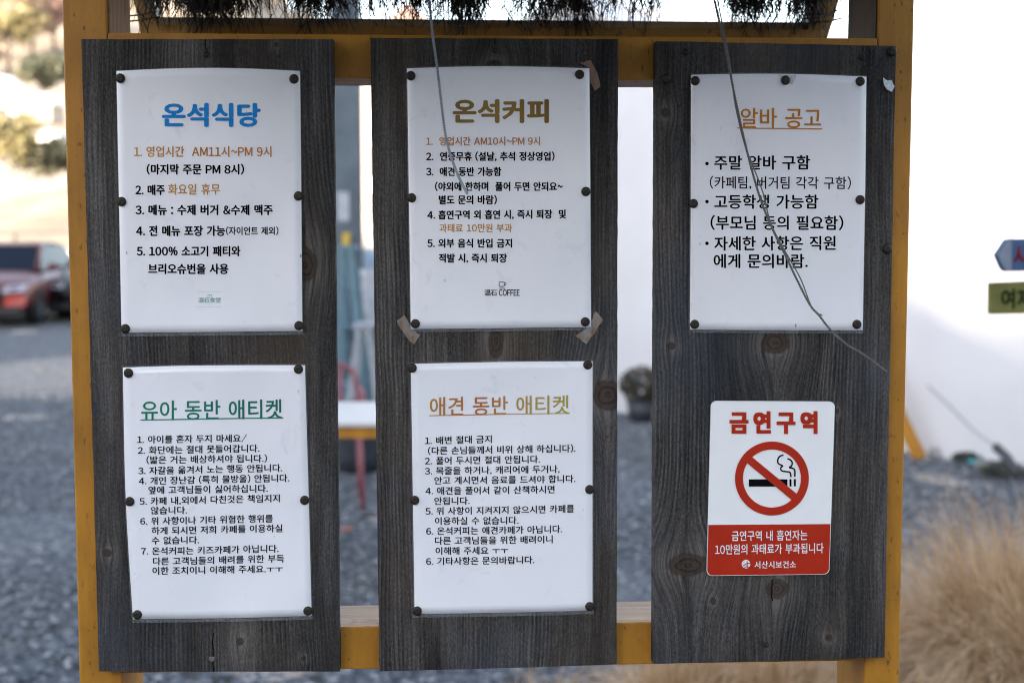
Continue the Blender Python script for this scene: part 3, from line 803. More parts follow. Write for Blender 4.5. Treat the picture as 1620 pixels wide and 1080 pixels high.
flat('red_panel', rrect(.004, .7085, .996, .997, .045, .032, top=False), .0004, .0005, RED)
sflat = lambda x, y: SO - .0015
kw = dict(parent=t, c=c, surf=sflat, lift=.0006)
letters('heading', '금연구역', 1153, 1292, 667, 32.5, RED, off=.055, **kw)
ctr = (1220, 755.5)
def ringpts(r, n=72): return [(ctr[0] + r * math.cos(2 * math.pi * k / n), ctr[1] + r * math.sin(2 * math.pi * k / n)) for k in range(n)]
strip('prohibition_ring', ringpts(52), 12.6, RED, t, c, sflat, .0008, closed=True)
a = R(39.5); strip('prohibition_bar', [(ctr[0] - 50 * math.cos(a), ctr[1] - 50 * math.sin(a)), (ctr[0] + 50 * math.cos(a), ctr[1] + 50 * math.sin(a))], 12.5, RED, t, c, sflat, .0010)
strip('cigarette', [(1183.5, 762.5), (1244.5, 762.5)], 11.5, INK, t, c, sflat, .0007)
strip('cigarette_band', [(1249.3, 756.5), (1249.3, 768)], 3.2, INK, t, c, sflat, .0007)
strip('cigarette_band', [(1256.2, 756.5), (1256.2, 768)], 3.2, INK, t, c, sflat, .0007)
def smooth(pts, n=5):
    out = []
    for k in range(len(pts) - 1):
        p0, p1, p2, p3 = [Vector(pts[max(0, min(len(pts) - 1, k + d))]) for d in (-1, 0, 1, 2)]
        for q in range(n):
            u = q / n; out.append(.5 * ((2 * p1) + (p2 - p0) * u + (2 * p0 - 5 * p1 + 4 * p2 - p3) * u * u + (3 * p1 - p0 - 3 * p2 + p3) * u ** 3))
    return out + [Vector(pts[-1])]
def cr(pts): return [(1100 + x / 3.6, 620 + y / 3.6) for x, y in pts]
strip('smoke', smooth(cr([(498, 355), (478, 361), (466, 380), (468, 402), (492, 416), (482, 428), (488, 444), (515, 449), (535, 454), (540, 480)])), 2.4, INK, t, c, sflat, .0007)
strip('smoke', smooth(cr([(520, 375), (538, 383), (548, 400), (542, 418), (531, 426), (553, 431), (562, 445), (562, 478)])), 2.4, INK, t, c, sflat, .0007)
WP = ink('white_print', (.80, .79, .80))
kw['lift'] = .0008
letters('printed_line', '금연구역 내 흡연자는', 1156.5, 1276, 846, 15.5, WP, cy1=844.5, off=.012, **kw)
letters('printed_line', '10만원의 과태료가 부과됩니다', 1130, 1301.5, 867.5, 15.5, WP, cy1=865, off=.012, **kw)
letters('printed_line', '서산시보건소', 1192.5, 1258, 891.5, 11, WP, cy1=890.8, off=.014, **kw)
ec = (1180.3, 891.8)
flatpoly('emblem', [(ec[0] + 6.8 * math.cos(2 * math.pi * k / 28), ec[1] + 6.8 * math.sin(2 * math.pi * k / 28)) for k in range(28)], SO + .0008, .0003, WP, t, c)
strip('emblem_swoosh', smooth([(1174, 894), (1178, 890.5), (1182, 889), (1187, 890)]), 1.3, RED, t, c, sflat, .0013)
strip('emblem_swoosh', smooth([(1175, 897), (1180, 894), (1184, 895), (1187, 893.5)]), 1.1, RED, t, c, sflat, .0013)
strip('emblem_figure', [(1180.5, 885.5), (1181, 896)], 1.4, RED, t, c, sflat, .0014)

# ------------------------------------------------------------------ roof of the stand, back beam, braces, dry twigs
BB = -.36                                         # how far behind the planks the back frame stands
zb0, zb1 = L(760, 54, BB).z, L(760, 31, BB).z
xb0, xb1 = lx(224, 40, BB), lx(1300, 45, BB)
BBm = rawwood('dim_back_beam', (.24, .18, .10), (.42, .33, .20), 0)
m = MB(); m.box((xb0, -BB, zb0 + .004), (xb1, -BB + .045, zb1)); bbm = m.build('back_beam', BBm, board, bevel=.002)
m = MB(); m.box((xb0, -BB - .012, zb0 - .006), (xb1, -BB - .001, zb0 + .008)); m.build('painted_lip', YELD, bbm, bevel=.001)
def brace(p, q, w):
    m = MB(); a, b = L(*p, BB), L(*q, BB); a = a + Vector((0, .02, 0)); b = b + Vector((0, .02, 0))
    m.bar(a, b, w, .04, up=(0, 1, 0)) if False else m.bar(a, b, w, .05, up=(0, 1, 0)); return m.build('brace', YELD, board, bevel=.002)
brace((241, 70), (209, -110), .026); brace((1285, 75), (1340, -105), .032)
# side bearers from front posts to the back
for xx in (pl0 + .01, pr1 - .05):
    m = MB(); m.box((xx, y0 + .02, ZTOP), (xx + .04, -BB + .1, ZTOP + .05)); m.build('roof_bearer', YEL, board, bevel=.002)
for zz, yy in ((ZTOP + .051, -.13), (ZTOP + .051, -BB + .03)):
    m = MB(); m.box((pl0 - .06, yy, zz), (pr1 + .06, yy + .04, zz + .04)); m.build('roof_beam', YEL, board, bevel=.002)
# back posts
for x_ in (pl0, pr1 - .05):
    m = MB(); m.box((x_, -BB + .12, 0), (x_ + .05, -BB + .17, ZTOP + .05)); 
# thatch slopes; front overhang extended and lowered to shade the top of the stand
def thatch_mat():
    b = NB('dry_thatch'); f = b.noise(b.coord(), 40, 3)
    return b.set(col=b.ramp(f, [(.3, (.035, .028, .020)), (.7, (.10, .075, .050))]), rough=.9)
THM = thatch_mat()
thatch = thing('thatch_roof', 'dark dry twigs and brushwood hanging over the top of the yellow stand', 'thatch', SIGN_M @ Vector((0, 0, ZTOP)), PSI)
m = MB()
for (ya, za, yb, zb_) in ((-.62, -.06, .10, .32), (.58, .07, .10, .30)):
    vs = [(pl0 - .12, ya, za), (pr1 + .12, ya, za), (pr1 + .12, yb, zb_), (pl0 - .12, yb, zb_)]
    top = [(a_, b_, c_ + .06) for a_, b_, c_ in vs]
    m.add(vs + top, [(0, 1, 2, 3), (7, 6, 5, 4), (0, 4, 5, 1), (1, 5, 6, 2), (2, 6, 7, 3), (3, 7, 4, 0)])
m.build('thatch_bed', THM, thatch)
def ribbons(starts, dirs, lens, widths, droop, nseg=5, curl=.15, wide_axis=None):
    """many thin tapering blades -> one mesh; starts (n,3), dirs (n,3)"""
    n = len(starts); t_ = np.linspace(0, 1, nseg + 1)
    P = starts[:, None, :] + dirs[:, None, :] * (lens[:, None] * t_[None])[..., None]
    P[..., 2] -= droop[:, None] * t_[None] ** 2
    wob = rng.normal(0, 1, (n, 1, 3)) * curl * lens[:, None, None] * (np.sin(t_ * 3.0)[None, :, None])
    P = P + wob
    w = rng.normal(0, 1, (n, 3)); w[:, 2] *= .2; w /= np.linalg.norm(w, axis=1)[:, None]
    hw = widths[:, None] * (1 - .85 * t_[None] ** 1.5) / 2
    A = P - w[:, None, :] * hw[..., None]; B_ = P + w[:, None, :] * hw[..., None]
    V = np.stack([A, B_], 2).reshape(-1, 3)
    k = np.arange(nseg); b0 = (np.arange(n) * (nseg + 1) * 2)[:, None]
    F = np.stack([b0 + 2 * k, b0 + 2 * k + 1, b0 + 2 * k + 3, b0 + 2 * k + 2], 2).reshape(-1, 4)
    return V, F
twig_m = NB('dry_twigs'); twig_m.set(col=twig_m.ramp(twig_m.noise(twig_m.coord(), 30, 3), [(.3, (.010, .009, .008)), (.7, (.035, .027, .02))]), rough=.85); twig_m = twig_m.m
# bunches hang from the back eave; (pixel x, lowest pixel y, half width px, density)
bunches = [(262, 26, 34, 120), (320, 34, 34, 260), (362, 30, 30, 260), (395, 40, 14, 60), (442, 34, 28, 110), (470, 33, 26, 110), (505, 30, 24, 90), (566, 34, 14, 36), (598, 36, 14, 40), (635, 40, 20, 60), (668, 32, 20, 60),
           (716, 34, 26, 120), (742, 36, 22, 120), (790, 30, 28, 60), (848, 40, 22, 70), (876, 33, 24, 70), (915, 32, 22, 130), (940, 34, 18, 120), (985, 38, 30, 70), (1030, 30, 26, 40), (1076, 38, 22, 40), (1120, 34, 24, 30), (1164, 34, 24, 110),
           (1188, 36, 18, 100), (1228, 34, 24, 60), (1270, 30, 22, 90), (1296, 40, 20, 110)]
for (bx, by, hw, nb) in bunches:
    off = BB + random.uniform(.00, .05)
    top = L(bx, -150, off); tip = L(bx, by, off)
    cc = Vector((top.x, top.y, top.z))
    Lh = top.z - tip.z; wpx = hw / 1130
    nb2 = int(nb * 3.2)
    st = np.array([[rng.normal(0, wpx * .35), rng.normal(0, .012), rng.uniform(-.02, .04)] for _ in range(nb2)])
    lean = rng.normal(0, .2)
    dr = np.array([[rng.normal(lean, .13), rng.normal(0, .08), -1.0] for _ in range(nb2)])
    ln = rng.uniform(.5, 1.0, nb2) * Lh * np.where(rng.random(nb2) < .08, 1.22, 1.0)
    V, F = ribbons(st, dr, ln, rng.uniform(.0018, .0040, nb2), np.zeros(nb2), 7, .02)
    # side sprigs near the lower ends
    ns = nb2 * 2
    pick = rng.integers(0, nb2, ns); tt = rng.uniform(.55, .98, ns)
    st2 = st[pick] + dr[pick] * (ln[pick] * tt)[:, None]
    dr2 = np.stack([rng.normal(0, .42, ns), rng.normal(0, .3, ns), -rng.uniform(.6, 1.2, ns)], 1)
    V2, F2 = ribbons(st2, dr2, rng.uniform(.012, .035, ns), rng.uniform(.0014, .0026, ns), np.zeros(ns), 3, .05)
    V = np.concatenate([V, V2]); 
    F2 = F2 + len(V) - len(V2); F = np.concatenate([F, F2])
    p = cc - Vector((0, 0, ZTOP))
    obj('twig_bunch', npmesh(V, F), twig_m, thatch, p)
# thin binding twine round the left and right braces
TW = plain('dark_twine', (.03, .028, .025), .8)
for (x, y) in ((224, 22), (228, 30), (1292, 26), (1300, 20), (1308, 32)):
    m = MB(); a = L(x - 24, y + 4, BB + .02) ; b_ = L(x + 24, y - 3, BB + .02)
    m.tube([a, (a + b_) / 2 + Vector((0, -.012, -.003)), b_], .0012, 5); m.build('binding_twine', TW, board)

# ------------------------------------------------------------------ strings hanging in front of the planks
STRL = plain('pale_twine', (.24, .26, .30), .8, .25, 600)
STRD = plain('grey_twine', (.12, .112, .105), .8, .3, 600)
def twisted(name, label, path, r, mat, pitch=.006, plies=2):
    """path: (px, py, off) points"""
    P = smooth3([L(*q) for q in path], 14)
    c_ = P[0].copy(); t_ = thing(name, label, 'string', SIGN_M @ c_, PSI)
    s_ = 0; ph = [0]
    for a, b in zip(P[:-1], P[1:]): s_ += (b - a).length; ph.append(s_)
    for k in range(plies):
        pts = []
        for i_, p in enumerate(P):
            d = (P[min(i_ + 1, len(P) - 1)] - P[max(i_ - 1, 0)]).normalized(); u = d.cross(Vector((0, 1, 0))).normalized(); w = u.cross(d)
            a = 2 * math.pi * (ph[i_] / pitch + k / plies)
            pts.append(p + (u * math.cos(a) + w * math.sin(a)) * r * .95 - c_)
        m = MB(); m.tube(pts, r, 6); m.build('strand', mat, t_, smooth=True)
    return t_, c_
def smooth3(pts, n):
    out = []
    for k in range(len(pts) - 1):
        p0, p1, p2, p3 = [pts[max(0, min(len(pts) - 1, k + d))] for d in (-1, 0, 1, 2)]
        n2 = max(2, int((p2 - p1).length / .0009))
        for q in range(n2):
            u = q / n2; out.append(.5 * ((2 * p1) + (p2 - p0) * u + (2 * p0 - 5 * p1 + 4 * p2 - p3) * u * u + (3 * p1 - p0 - 3 * p2 + p3) * u ** 3))
    return out + [pts[-1]]
st, sc_ = twisted('hanging_string', 'thin pale string hanging down over the coffee notice with gold heading',
    [(668, -130, .05), (677, -30, .05), (681, 20, .05), (685, 60, .05), (692, 110, .052), (699, 170, .056), (705, 215, .065), (714, 250, .085), (727, 283, .12), (739, 306, .16)], .00085, STRL)
m = MB(); pts = [L(683, 28, .05) - sc_, L(674, 24, .055) - sc_, L(676, 30, .06) - sc_, L(690, 27, .05) - sc_]
m.tube(pts, .0004, 5); m.build('loose_end', STRL, st, smooth=True)
path = [(1110, -130, .04), (1124, -30, .04), (1137, 30, .04), (1147, 75, .04), (1156, 120, .04), (1165, 165, .04), (1176, 215, .045), (1187, 260, .05), (1203, 315, .055), (1222, 362, .06), (1243, 405, .065), (1262, 445, .07), (1282, 483, .075), (1296, 499, .08), (1315, 523, .085), (1340, 545, .095), (1368, 562, .11), (1403, 588, .13)]
st, sc_ = twisted('hanging_string', 'long dark grey twisted string hanging across the staff wanted notice', path, .00075, STRD)
st['label'] = 'long dark grey twisted string hanging across the staff wanted notice'
# second, looser strand that joins the first
p2 = [(1122, -130, .036), (1131, -30, .036), (1141, 30, .036), (1150, 75, .036), (1156, 110, .036), (1163, 165, .037), (1177, 225, .042), (1191, 262, .047), (1207, 305, .052), (1219, 352, .057), (1239, 392, .062), (1266, 440, .067), (1285, 487, .073), (1301, 499, .078)]
P = [q - sc_ for q in smooth3([L(*q) for q in p2], 10)]
m = MB(); m.tube(P[::4] + [P[-1]], .0007, 6); m.build('strand', STRD, st, smooth=True)

# ------------------------------------------------------------------ gravel yard things between the planks
CONC = NB('grey_concrete'); o_ = CONC.coord()
CONC.set(col=CONC.ramp(CONC.noise(o_, 4, 6, .6), [(.3, (.075, .095, .115)), (.7, (.12, .145, .17))]), rough=.85); CONC = CONC.m
pY = 11.5
a = at(526, 500, pY); b_ = at(571, 500, pY)
pil = thing('concrete_pillar', 'blue grey concrete pillar seen in the gap between left and middle planks', 'pillar', ((a.x + b_.x) / 2, pY, 0))
w = (b_.x - a.x) / 2
m = MB(); m.box((-w, 0, -.05), (w, w * 2, 4.6)); m.build('shaft', CONC, pil, bevel=.01)
q = at(543, 327, pY); q2 = at(552, 350, pY)
m = MB(); m.box((q.x - .047 - pil.location.x, -.006, q2.z), (q.x + .047 - pil.location.x, .0, q.z + .12)); m.build('pasted_sheet', plain('grey_sheet', (.36, .38, .42), .7, .2, 30), pil)
q = at(549, 380, pY); m = MB(); m.box((q.x - .035 - pil.location.x, -.05, q.z - .06), (q.x + .03 - pil.location.x, -.001, q.z + .06)); m.build('yellow_box', plain('yellow_plastic', (.50, .33, .05), .5), pil, bevel=.01)

# distant sunlit cottage
PINKW = plain('cream_wall', (.62, .52, .43), .85, .08, 1.5)
YH = 30
a = at(545, 392, YH); b_ = at(640, 392, YH)
ct = thing('cream_cottage', 'sunlit cream walled cottage far behind the concrete pillar', 'building', (a.x, YH, 0))
wid = b_.x - a.x; zt = at(600, 115, YH).z
m = MB(); m.box((0, 0, -.05), (wid + 1.5, 5, zt)); m.build('wall', PINKW, ct)
m = MB(); m.prism([(-.3, zt), (wid + 1.8, zt), (wid / 2 + .75, zt + 1.4)], -.3, 5.3); m.build('roof', plain('clay_roof', (.30, .20, .16), .8), ct)
for k in range(3):
    zc = at(580, (190, 255, 330)[k], YH).z
    m = MB(); m.box((.55, -.03, zc - .35), (.95, .0, zc + .35)); m.build('window', WINM if k else plain('shutter', (.45, .33, .28), .7), ct)
m = MB(); m.box((0, -.5, 0), (wid + 1.4, -.1, at(580, 392, YH).z)); m.build('low_wall', plain('blue_panel', (.13, .19, .27), .6), ct)

# folding ladder, trestle, chair, table
LBLUE = plain('light_blue_paint', (.09, .165, .205), .5)
def ladder(name, label, cat, px0, px1, ptop, py_top, Yd, mat, steps=4, sw=.045):
    a, b = at(px0, 600, Yd), at(px1, 600, Yd); top = at(ptop, py_top, Yd)
    t_ = thing(name, label, cat, (top.x, Yd, 0))
    for (x, dy) in ((a.x - top.x, -.30), (b.x - top.x, .30)):
        for s_ in (-1, 1):
            m = MB(); m.bar((x, s_ * .2, 0), (np.sign(x) * .03, s_ * .13, top.z), sw, .03, up=(0, 1, 0)); m.build('leg', mat, t_)
    for k in range(1, steps + 1):
        u = k / (steps + 1); x = (a.x - top.x) * (1 - u); m = MB(); m.box((x - .04, -.2 + .07 * u, top.z * u), (x + .04, .2 - .07 * u, top.z * u + .025)); m.build('step', mat, t_)
    m = MB(); m.box((-.07, -.15, top.z), (.07, .15, top.z + .03)); m.build('top_step', mat, t_)
    return t_
ladder('step_ladder', 'light blue folding step ladder in front of the concrete pillar', 'ladder', 536, 584, 551, 395, 10.3, LBLUE)
ladder('trestle', 'pale grey trestle with splayed legs beside the blue ladder', 'trestle', 540, 612, 578, 518, 9.4, plain('pale_grey_paint', (.26, .28, .31), .5), 1, .035)
# dark clutter: buckets and a plastic barrel
DK = plain('dark_plastic', (.03, .035, .045), .5)
for (px, py, Yd, rr, hh, mt, lb) in ((590, 520, 10.9, .17, .85, DK, 'dark plastic barrel standing behind the pale trestle'), (537, 560, 9.9, .14, .5, plain('blue_grey_plastic', (.10, .16, .22), .5), 'blue grey bucket beside the foot of the blue ladder'),
                                  (566, 590, 9.2, .16, .34, DK, 'short dark bucket under the pale trestle')):
    g = at(px, 540, Yd); t_ = thing('barrel' if hh > .6 else 'bucket', lb, 'barrel' if hh > .6 else 'bucket', (g.x, Yd, 0))
    m = MB(); m.lathe([(.001, 0), (rr * .85, 0), (rr * .92, hh * .3), (rr, hh * .95), (rr * 1.05, hh), (rr * .95, hh), (rr * .9, hh * .9), (.001, hh * .88)], n=20); m.build('body', mt, t_, smooth=True)
    m = MB(); m.tube([(rr * math.cos(a_), 0, hh + .12 * math.sin(a_)) for a_ in [math.pi * k / 8 for k in range(9)]], .006, 5); m.build('handle', DK, t_)
g = at(586, 470, 10.9); t_ = thing('white_sack', 'white sack standing on the dark barrel by the pillar', 'sack', (g.x, 10.9, .76))
m = MB(); m.lathe([(.001, 0), (.13, .0), (.15, .12), (.13, .3), (.06, .42), (.09, .5), (.001, .5)], n=16); m.build('cloth', plain('white_cloth', (.38, .39, .42), .9), t_, smooth=True)

g = at(560, 540, 11.0); t_ = thing('tarp_pile', 'dark blue tarpaulin over a pile of goods behind the step ladder', 'tarpaulin', (g.x, 11.1, 0))
m = MB(); m.lathe([(.42, 0), (.40, .25), (.43, .5), (.34, .72), (.36, .86), (.22, 1.02), (.08, 1.06), (.001, 1.07)], n=11); m.build('sheet', plain('dark_blue_tarpaulin', (.035, .055, .085), .6, .5, 6), t_)
PINK = plain('faded_red_paint', (.24, .07, .085), .5)
def chair():
    Yd = 8.1; g = at(512, 700, Yd)
    t_ = thing('garden_chair', 'faded red metal garden chair standing behind the white table', 'chair', (g.x, Yd, 0), R(8))
    for x in (-.2, .2):
        for yy in (-.19, .2):
            m = MB(); m.tube([(x * 1.08, yy * 1.1, 0), (x, yy, .44)], .016, 8); m.build('leg', PINK, t_, smooth=True)
    m = MB(); m.box((-.22, -.22, .44), (.22, .22, .47)); m.build('seat', DK, t_, bevel=.01)
    pts = [(-.2, .2, .46), (-.205, .23, .62), (-.18, .25, .74), (-.1, .26, .78), (.1, .26, .78), (.18, .25, .74), (.205, .23, .62), (.2, .2, .46)]
    m = MB(); m.tube(pts, .016, 8); m.build('back_frame', PINK, t_, smooth=True)
    for x in (-.1, 0, .1):
        m = MB(); m.bar((x, .21, .47), (x, .255, .77), .03, .012); m.build('back_slat', PINK, t_)
    for s_ in (-1, 1):
        m = MB(); m.tube([(s_ * .205, .22, .64), (s_ * .22, 0, .66), (s_ * .22, -.16, .64), (s_ * .2, -.19, .46)], .014, 8); m.build('armrest', PINK, t_, smooth=True)
chair()
WTOP = plain('white_tabletop', (.52, .49, .47), .4, .06, 8)
p1, p2 = at(480, 643, 6.95), at(690, 643, 6.95)
tb = thing('cafe_table', 'white topped table with yellow frame behind the left and middle planks', 'table', ((p1.x + p2.x) / 2, 6.55, 0))
hw = (p2.x - p1.x) / 2; zt = .715
m = MB(); m.box((-hw, -.36, zt), (hw, .38, zt + .022)); m.build('tabletop', WTOP, tb, bevel=.004)
m = MB()
for s_ in (-1, 1): m.box((-hw + .02, s_ * .33 - .012, zt - .05), (hw - .02, s_ * .33 + .012, zt - .001))
for s_ in (-1, 1): m.box((s_ * (hw - .03) - .012, -.317, zt - .05), (s_ * (hw - .03) + .012, .317, zt - .001))
m.build('apron', YEL, tb)
for sx in (-1, 1):
    for sy in (-1, 1):
        m = MB(); m.box((sx * (hw - .05) - .022, sy * .29 - .022, 0), (sx * (hw - .05) + .022, sy * .29 + .022, zt - .051)); m.build('leg', YEL, tb)
# orange leaf on gravel
lf = G(542, 848); m = MB(); m.add([(-.05, 0, .03), (-.02, -.025, .04), (.04, -.02, .035), (.06, 0, .05), (.03, .025, .04), (-.02, .02, .035)], [(0, 1, 2, 3, 4, 5)])
tag(m.build('fallen_leaf', plain('orange_leaf', (.45, .12, .04), .7), loc=lf), 'orange dry leaf lying on the gravel seen under the white table', 'leaf')

# potted shrub and yellow A-frame in front of the white building
def leafball(n, rx, ry, rz, lo, hi, flat_=.5, seed=1, clump=0):
    if clump:
        cc_ = rng.normal(0, 1, (clump, 3)); cc_ /= np.linalg.norm(cc_, axis=1)[:, None]; cc_ *= rng.uniform(.3, .85, (clump, 1))
        c_ = cc_[rng.integers(0, clump, n)] + rng.normal(0, .17, (n, 3))
    else:
        c_ = rng.normal(0, 1, (n, 3)); c_ /= np.linalg.norm(c_, axis=1)[:, None]; c_ *= rng.uniform(.3, 1, (n, 1)) ** .5
    c_ = c_ * np.array([rx, ry, rz])
    u = rng.normal(0, 1, (n, 3)); u /= np.linalg.norm(u, axis=1)[:, None]
    w = rng.normal(0, 1, (n, 3)); w -= (w * u).sum(1)[:, None] * u; w /= np.linalg.norm(w, axis=1)[:, None]
    s_ = rng.uniform(lo, hi, (n, 1))
    V = np.stack([c_ - u * s_, c_ + w * s_ * flat_, c_ + u * s_, c_ - w * s_ * flat_], 1).reshape(-1, 3)
    F = np.arange(4 * n).reshape(n, 4)
    return V, F
def leaf_mat(name, lo, hi, sc=3):
    b = NB(name); return b.set(col=b.ramp(b.noise(b.coord(), sc, 4, .6), [(.35, lo), (.65, hi)]), rough=.75)
SHR = leaf_mat('dark_shrub_leaves', (.02, .035, .02), (.10, .07, .05), 12)
for (px, py, Yd, r_, lb) in ((1014, 628, 11.5, .19, 'small dark potted shrub at the foot of the white building'),):
    g = at(px, py, Yd); t_ = thing('potted_shrub', lb, 'plant', (g.x, Yd, 0))
    V, F = leafball(900, r_, r_, r_ * .85, .012, .035); V[:, 2] += .30; obj('crown', npmesh(V, F), SHR, t_)
    m = MB(); m.lathe([(.001, 0), (.09, 0), (.12, .18), (.11, .18), (.001, .16)], n=16); m.build('pot', DK, t_, smooth=True)
fa, fb = G(1012, 662), G(1452, 721)
fm = (fa + fb) / 2 + Vector((0, -.10, 0)); fang = math.atan2(fb.y - fa.y, fb.x - fa.x); fh = (fb - fa).length / 2
af = thing('a_frame_stand', 'yellow wooden A-frame by the white wall, mostly hidden behind the right plank', 'frame', (fm.x, fm.y, 0), fang)
for sx in (-1, 1):
    m = MB(); m.bar((sx * fh, -.02, 0), (sx * .04, .0, 2.05), .085, .045, up=(0, 1, 0)); m.build('leg', YEL, af)
m = MB(); m.box((-fh * .5, -.06, .62), (fh * .5, -.02, .69)); m.build('crossbar', YEL, af)
# rubble and low plants along the wall foot, right
SHG = leaf_mat('dull_ground_plants', (.035, .045, .035), (.10, .10, .08), 9)
for k, (px, py, r_) in enumerate(((1462, 705, .10), (1500, 712, .12), (1535, 722, .09), (1590, 745, .12))):
    g = G(px, py + 8); t_ = thing('low_plant', ('low dull green plant at the foot of the yellow A-frame leg', 'widest low plant along the foot of the white wall', 'small low plant by the wall beside the turquoise scrap', 'low plant at the wall near the end of the grey hose')[k], 'plant', g, 0)
    V, F = leafball(420, r_ * 1.4, r_, r_ * .5, .01, .03); V[:, 2] += r_ * .3; obj('foliage', npmesh(V, F), SHG, t_)
g = G(1543, 733); m = MB(); m.box((-.05, -.02, 0), (.05, .02, .03)); tag(m.build('plastic_scrap', plain('turquoise_plastic', (.05, .35, .40), .5), loc=g, bevel=.004), 'small turquoise plastic scrap on the gravel by the white wall', 'litter')
g = G(1562, 742); t_ = thing('rubble_stone', 'pale flat stone at the foot of the white wall', 'stone', g); m = MB(); m.lathe([(.001, 0), (.09, 0), (.10, .03), (.07, .055), (.001, .06)], n=9); m.build('stone', plain('pale_stone', (.16, .155, .15), .9), t_)
hp = [at(1468, 610, 9.6), at(1500, 640, 9.4), at(1540, 680, 9.2), at(1575, 706, 9.0), at(1592, 722, 8.9), at(1602, 738, 8.85), at(1610, 752, 8.8)]
hs = thing('grey_hose', 'grey guy rope slanting past the white wall to a thick dark end', 'rope', hp[-1])
m = MB(); m.tube([p - hp[-1] for p in hp[:5]], .006, 6); m.build('rope', plain('grey_rope', (.25, .25, .27), .8), hs, smooth=True)
m = MB(); m.tube([p - hp[-1] for p in hp[3:]] , .03, 8); m.build('sleeve', plain('dark_sleeve', (.05, .05, .055), .7), hs, smooth=True)

# ------------------------------------------------------------------ feather grass tufts
GRS = NB('dry_feather_grass'); o_ = GRS.coord()
GRS.set(col=GRS.ramp(GRS.noise(GRS.mapping(o_, scale=(1, 1, .4)), 14, 5, .65), [(.28, (.20, .12, .055)), (.45, (.48, .30, .15)), (.60, (.70, .51, .33)), (.75, (.84, .68, .50))]), rough=.7); GRS = GRS.m
def tuft(px, Yd, hgt, rad, n, label, lean=0.0):
    g = at(px, 900, Yd); t_ = thing('feather_grass', label, 'grass tuft', (g.x, Yd, 0))
    a_ = rng.uniform(0, 2 * math.pi, n); r0 = rng.uniform(0, .09, n)
    st_ = np.stack([np.cos(a_) * r0, np.sin(a_) * r0, np.zeros(n)], 1)
    sp = rng.uniform(.05, 1.0, n)
    dr = np.stack([np.cos(a_) * sp + lean, np.sin(a_) * sp, np.ones(n) * rng.uniform(1.3, 1.9, n)], 1)
    dr /= np.linalg.norm(dr, axis=1)[:, None]
    ln = rng.uniform(.8, 1.45, n) * hgt * 1.5
    # out and up, then arching over and down
    V, F = ribbons(st_, dr, ln, rng.uniform(.0018, .0042, n), hgt * (.55 + 1.7 * sp), 8, .05)
    k = V.reshape(n, -1, 3); fac = np.repeat(np.linspace(0, 1, 9) ** 1.6, 2)[None, :, None]
    out = np.stack([np.cos(a_) + lean * 1.2, np.sin(a_), np.zeros(n)], 1)[:, None, :] * fac * rad * sp[:, None, None]
    V = (k + out).reshape(-1, 3); V[:, 2] = np.maximum(V[:, 2], .01)
    obj('blades', npmesh(V, F), GRS, t_)
    return t_
tuft(1600, 4.5, .53, .75, 11000, 'large arching tuft of pale dry feather grass at the right edge', -.10)
tuft(1730, 4.1, .50, .42, 4200, 'pale dry feather grass tuft cut by the right edge of view', -.30)
tuft(1495, 4.0, .26, .30, 2600, 'lower feather grass tuft beside the foot of the right yellow post', .12)
tuft(1235, 4.2, .32, .38, 4200, 'feather grass tuft showing under the right plank')
tuft(1085, 4.25, .30, .36, 3600, 'feather grass tuft whose tip shows in the gap before the right plank', .0)
tuft(860, 4.0, .24, .28, 2000, 'low feather grass tuft under the middle plank')

# ------------------------------------------------------------------ painted arrow signs at the right
sg = at(1700, 450, 3.1)
ps = thing('direction_signpost', 'post with a blue arrow board over a yellow green board at the right edge', 'signpost', (sg.x, 3.12, 0), R(4))
m = MB(); m.box((-.02, .012, 0), (.02, .05, 1.72)); m.build('post', STAIN, ps)
def sp(x, y):
    p = at(x, y, 3.1); return (p.x - sg.x, p.z)
m = MB(); m.prism([sp(1575, 403), sp(1584, 424), sp(1590, 430), sp(1760, 427), sp(1760, 373), sp(1592, 378)][::-1], -.008, .011); bs = m.build('blue_board', NB('blue_sign_paint').set(col=(.045, .10, .21), rough=.6), ps, bevel=.002)
m = MB(); m.prism([sp(1577, 403), sp(1586, 422), sp(1591, 428), sp(1600, 428), sp(1600, 380), sp(1593, 380)][::-1], -.0095, -.0085); m.build('grey_arrow_tip', plain('grey_arrow_paint', (.20, .23, .28), .6), bs)
m = MB(); m.prism([sp(1566, 447), sp(1566, 497), sp(1760, 495), sp(1760, 440)][::-1], -.008, .011); ys_ = m.build('yellow_green_board', plain('yellow_green_paint', (.16, .15, .03), .6, .2, 20), ps, bevel=.002)
def world_text(s_, x0, x1, cy, h, Yd, mat, parent, off=.02, dy=-.0105):
    JOBS.append((s_, lambda: world_text_now(s_, x0, x1, cy, h, Yd, mat, parent, off, dy)))
def world_text_now(s_, x0, x1, cy, h, Yd, mat, parent, off, dy):
    v, fs = text_arrays(s_, off); a, b = v[:, 0].min(), v[:, 0].max(); vs = []
    for p in v:
        q = at(x0 + (x1 - x0) * (p[0] - a) / (b - a), cy - (p[1] - .385) / .89 * h, Yd); vs.append((q.x - sg.x, dy, q.z))
    return obj('painted_lettering', mesh(vs, fs), mat, parent)
world_text('여자', 1583, 1634, 472, 30, 3.1, ink('dark_green_paint', (.02, .05, .02)), ys_, .03)
world_text('사장', 1602, 1660, 404, 36, 3.1, ink('red_sign_paint', (.30, .03, .04)), bs, .03)

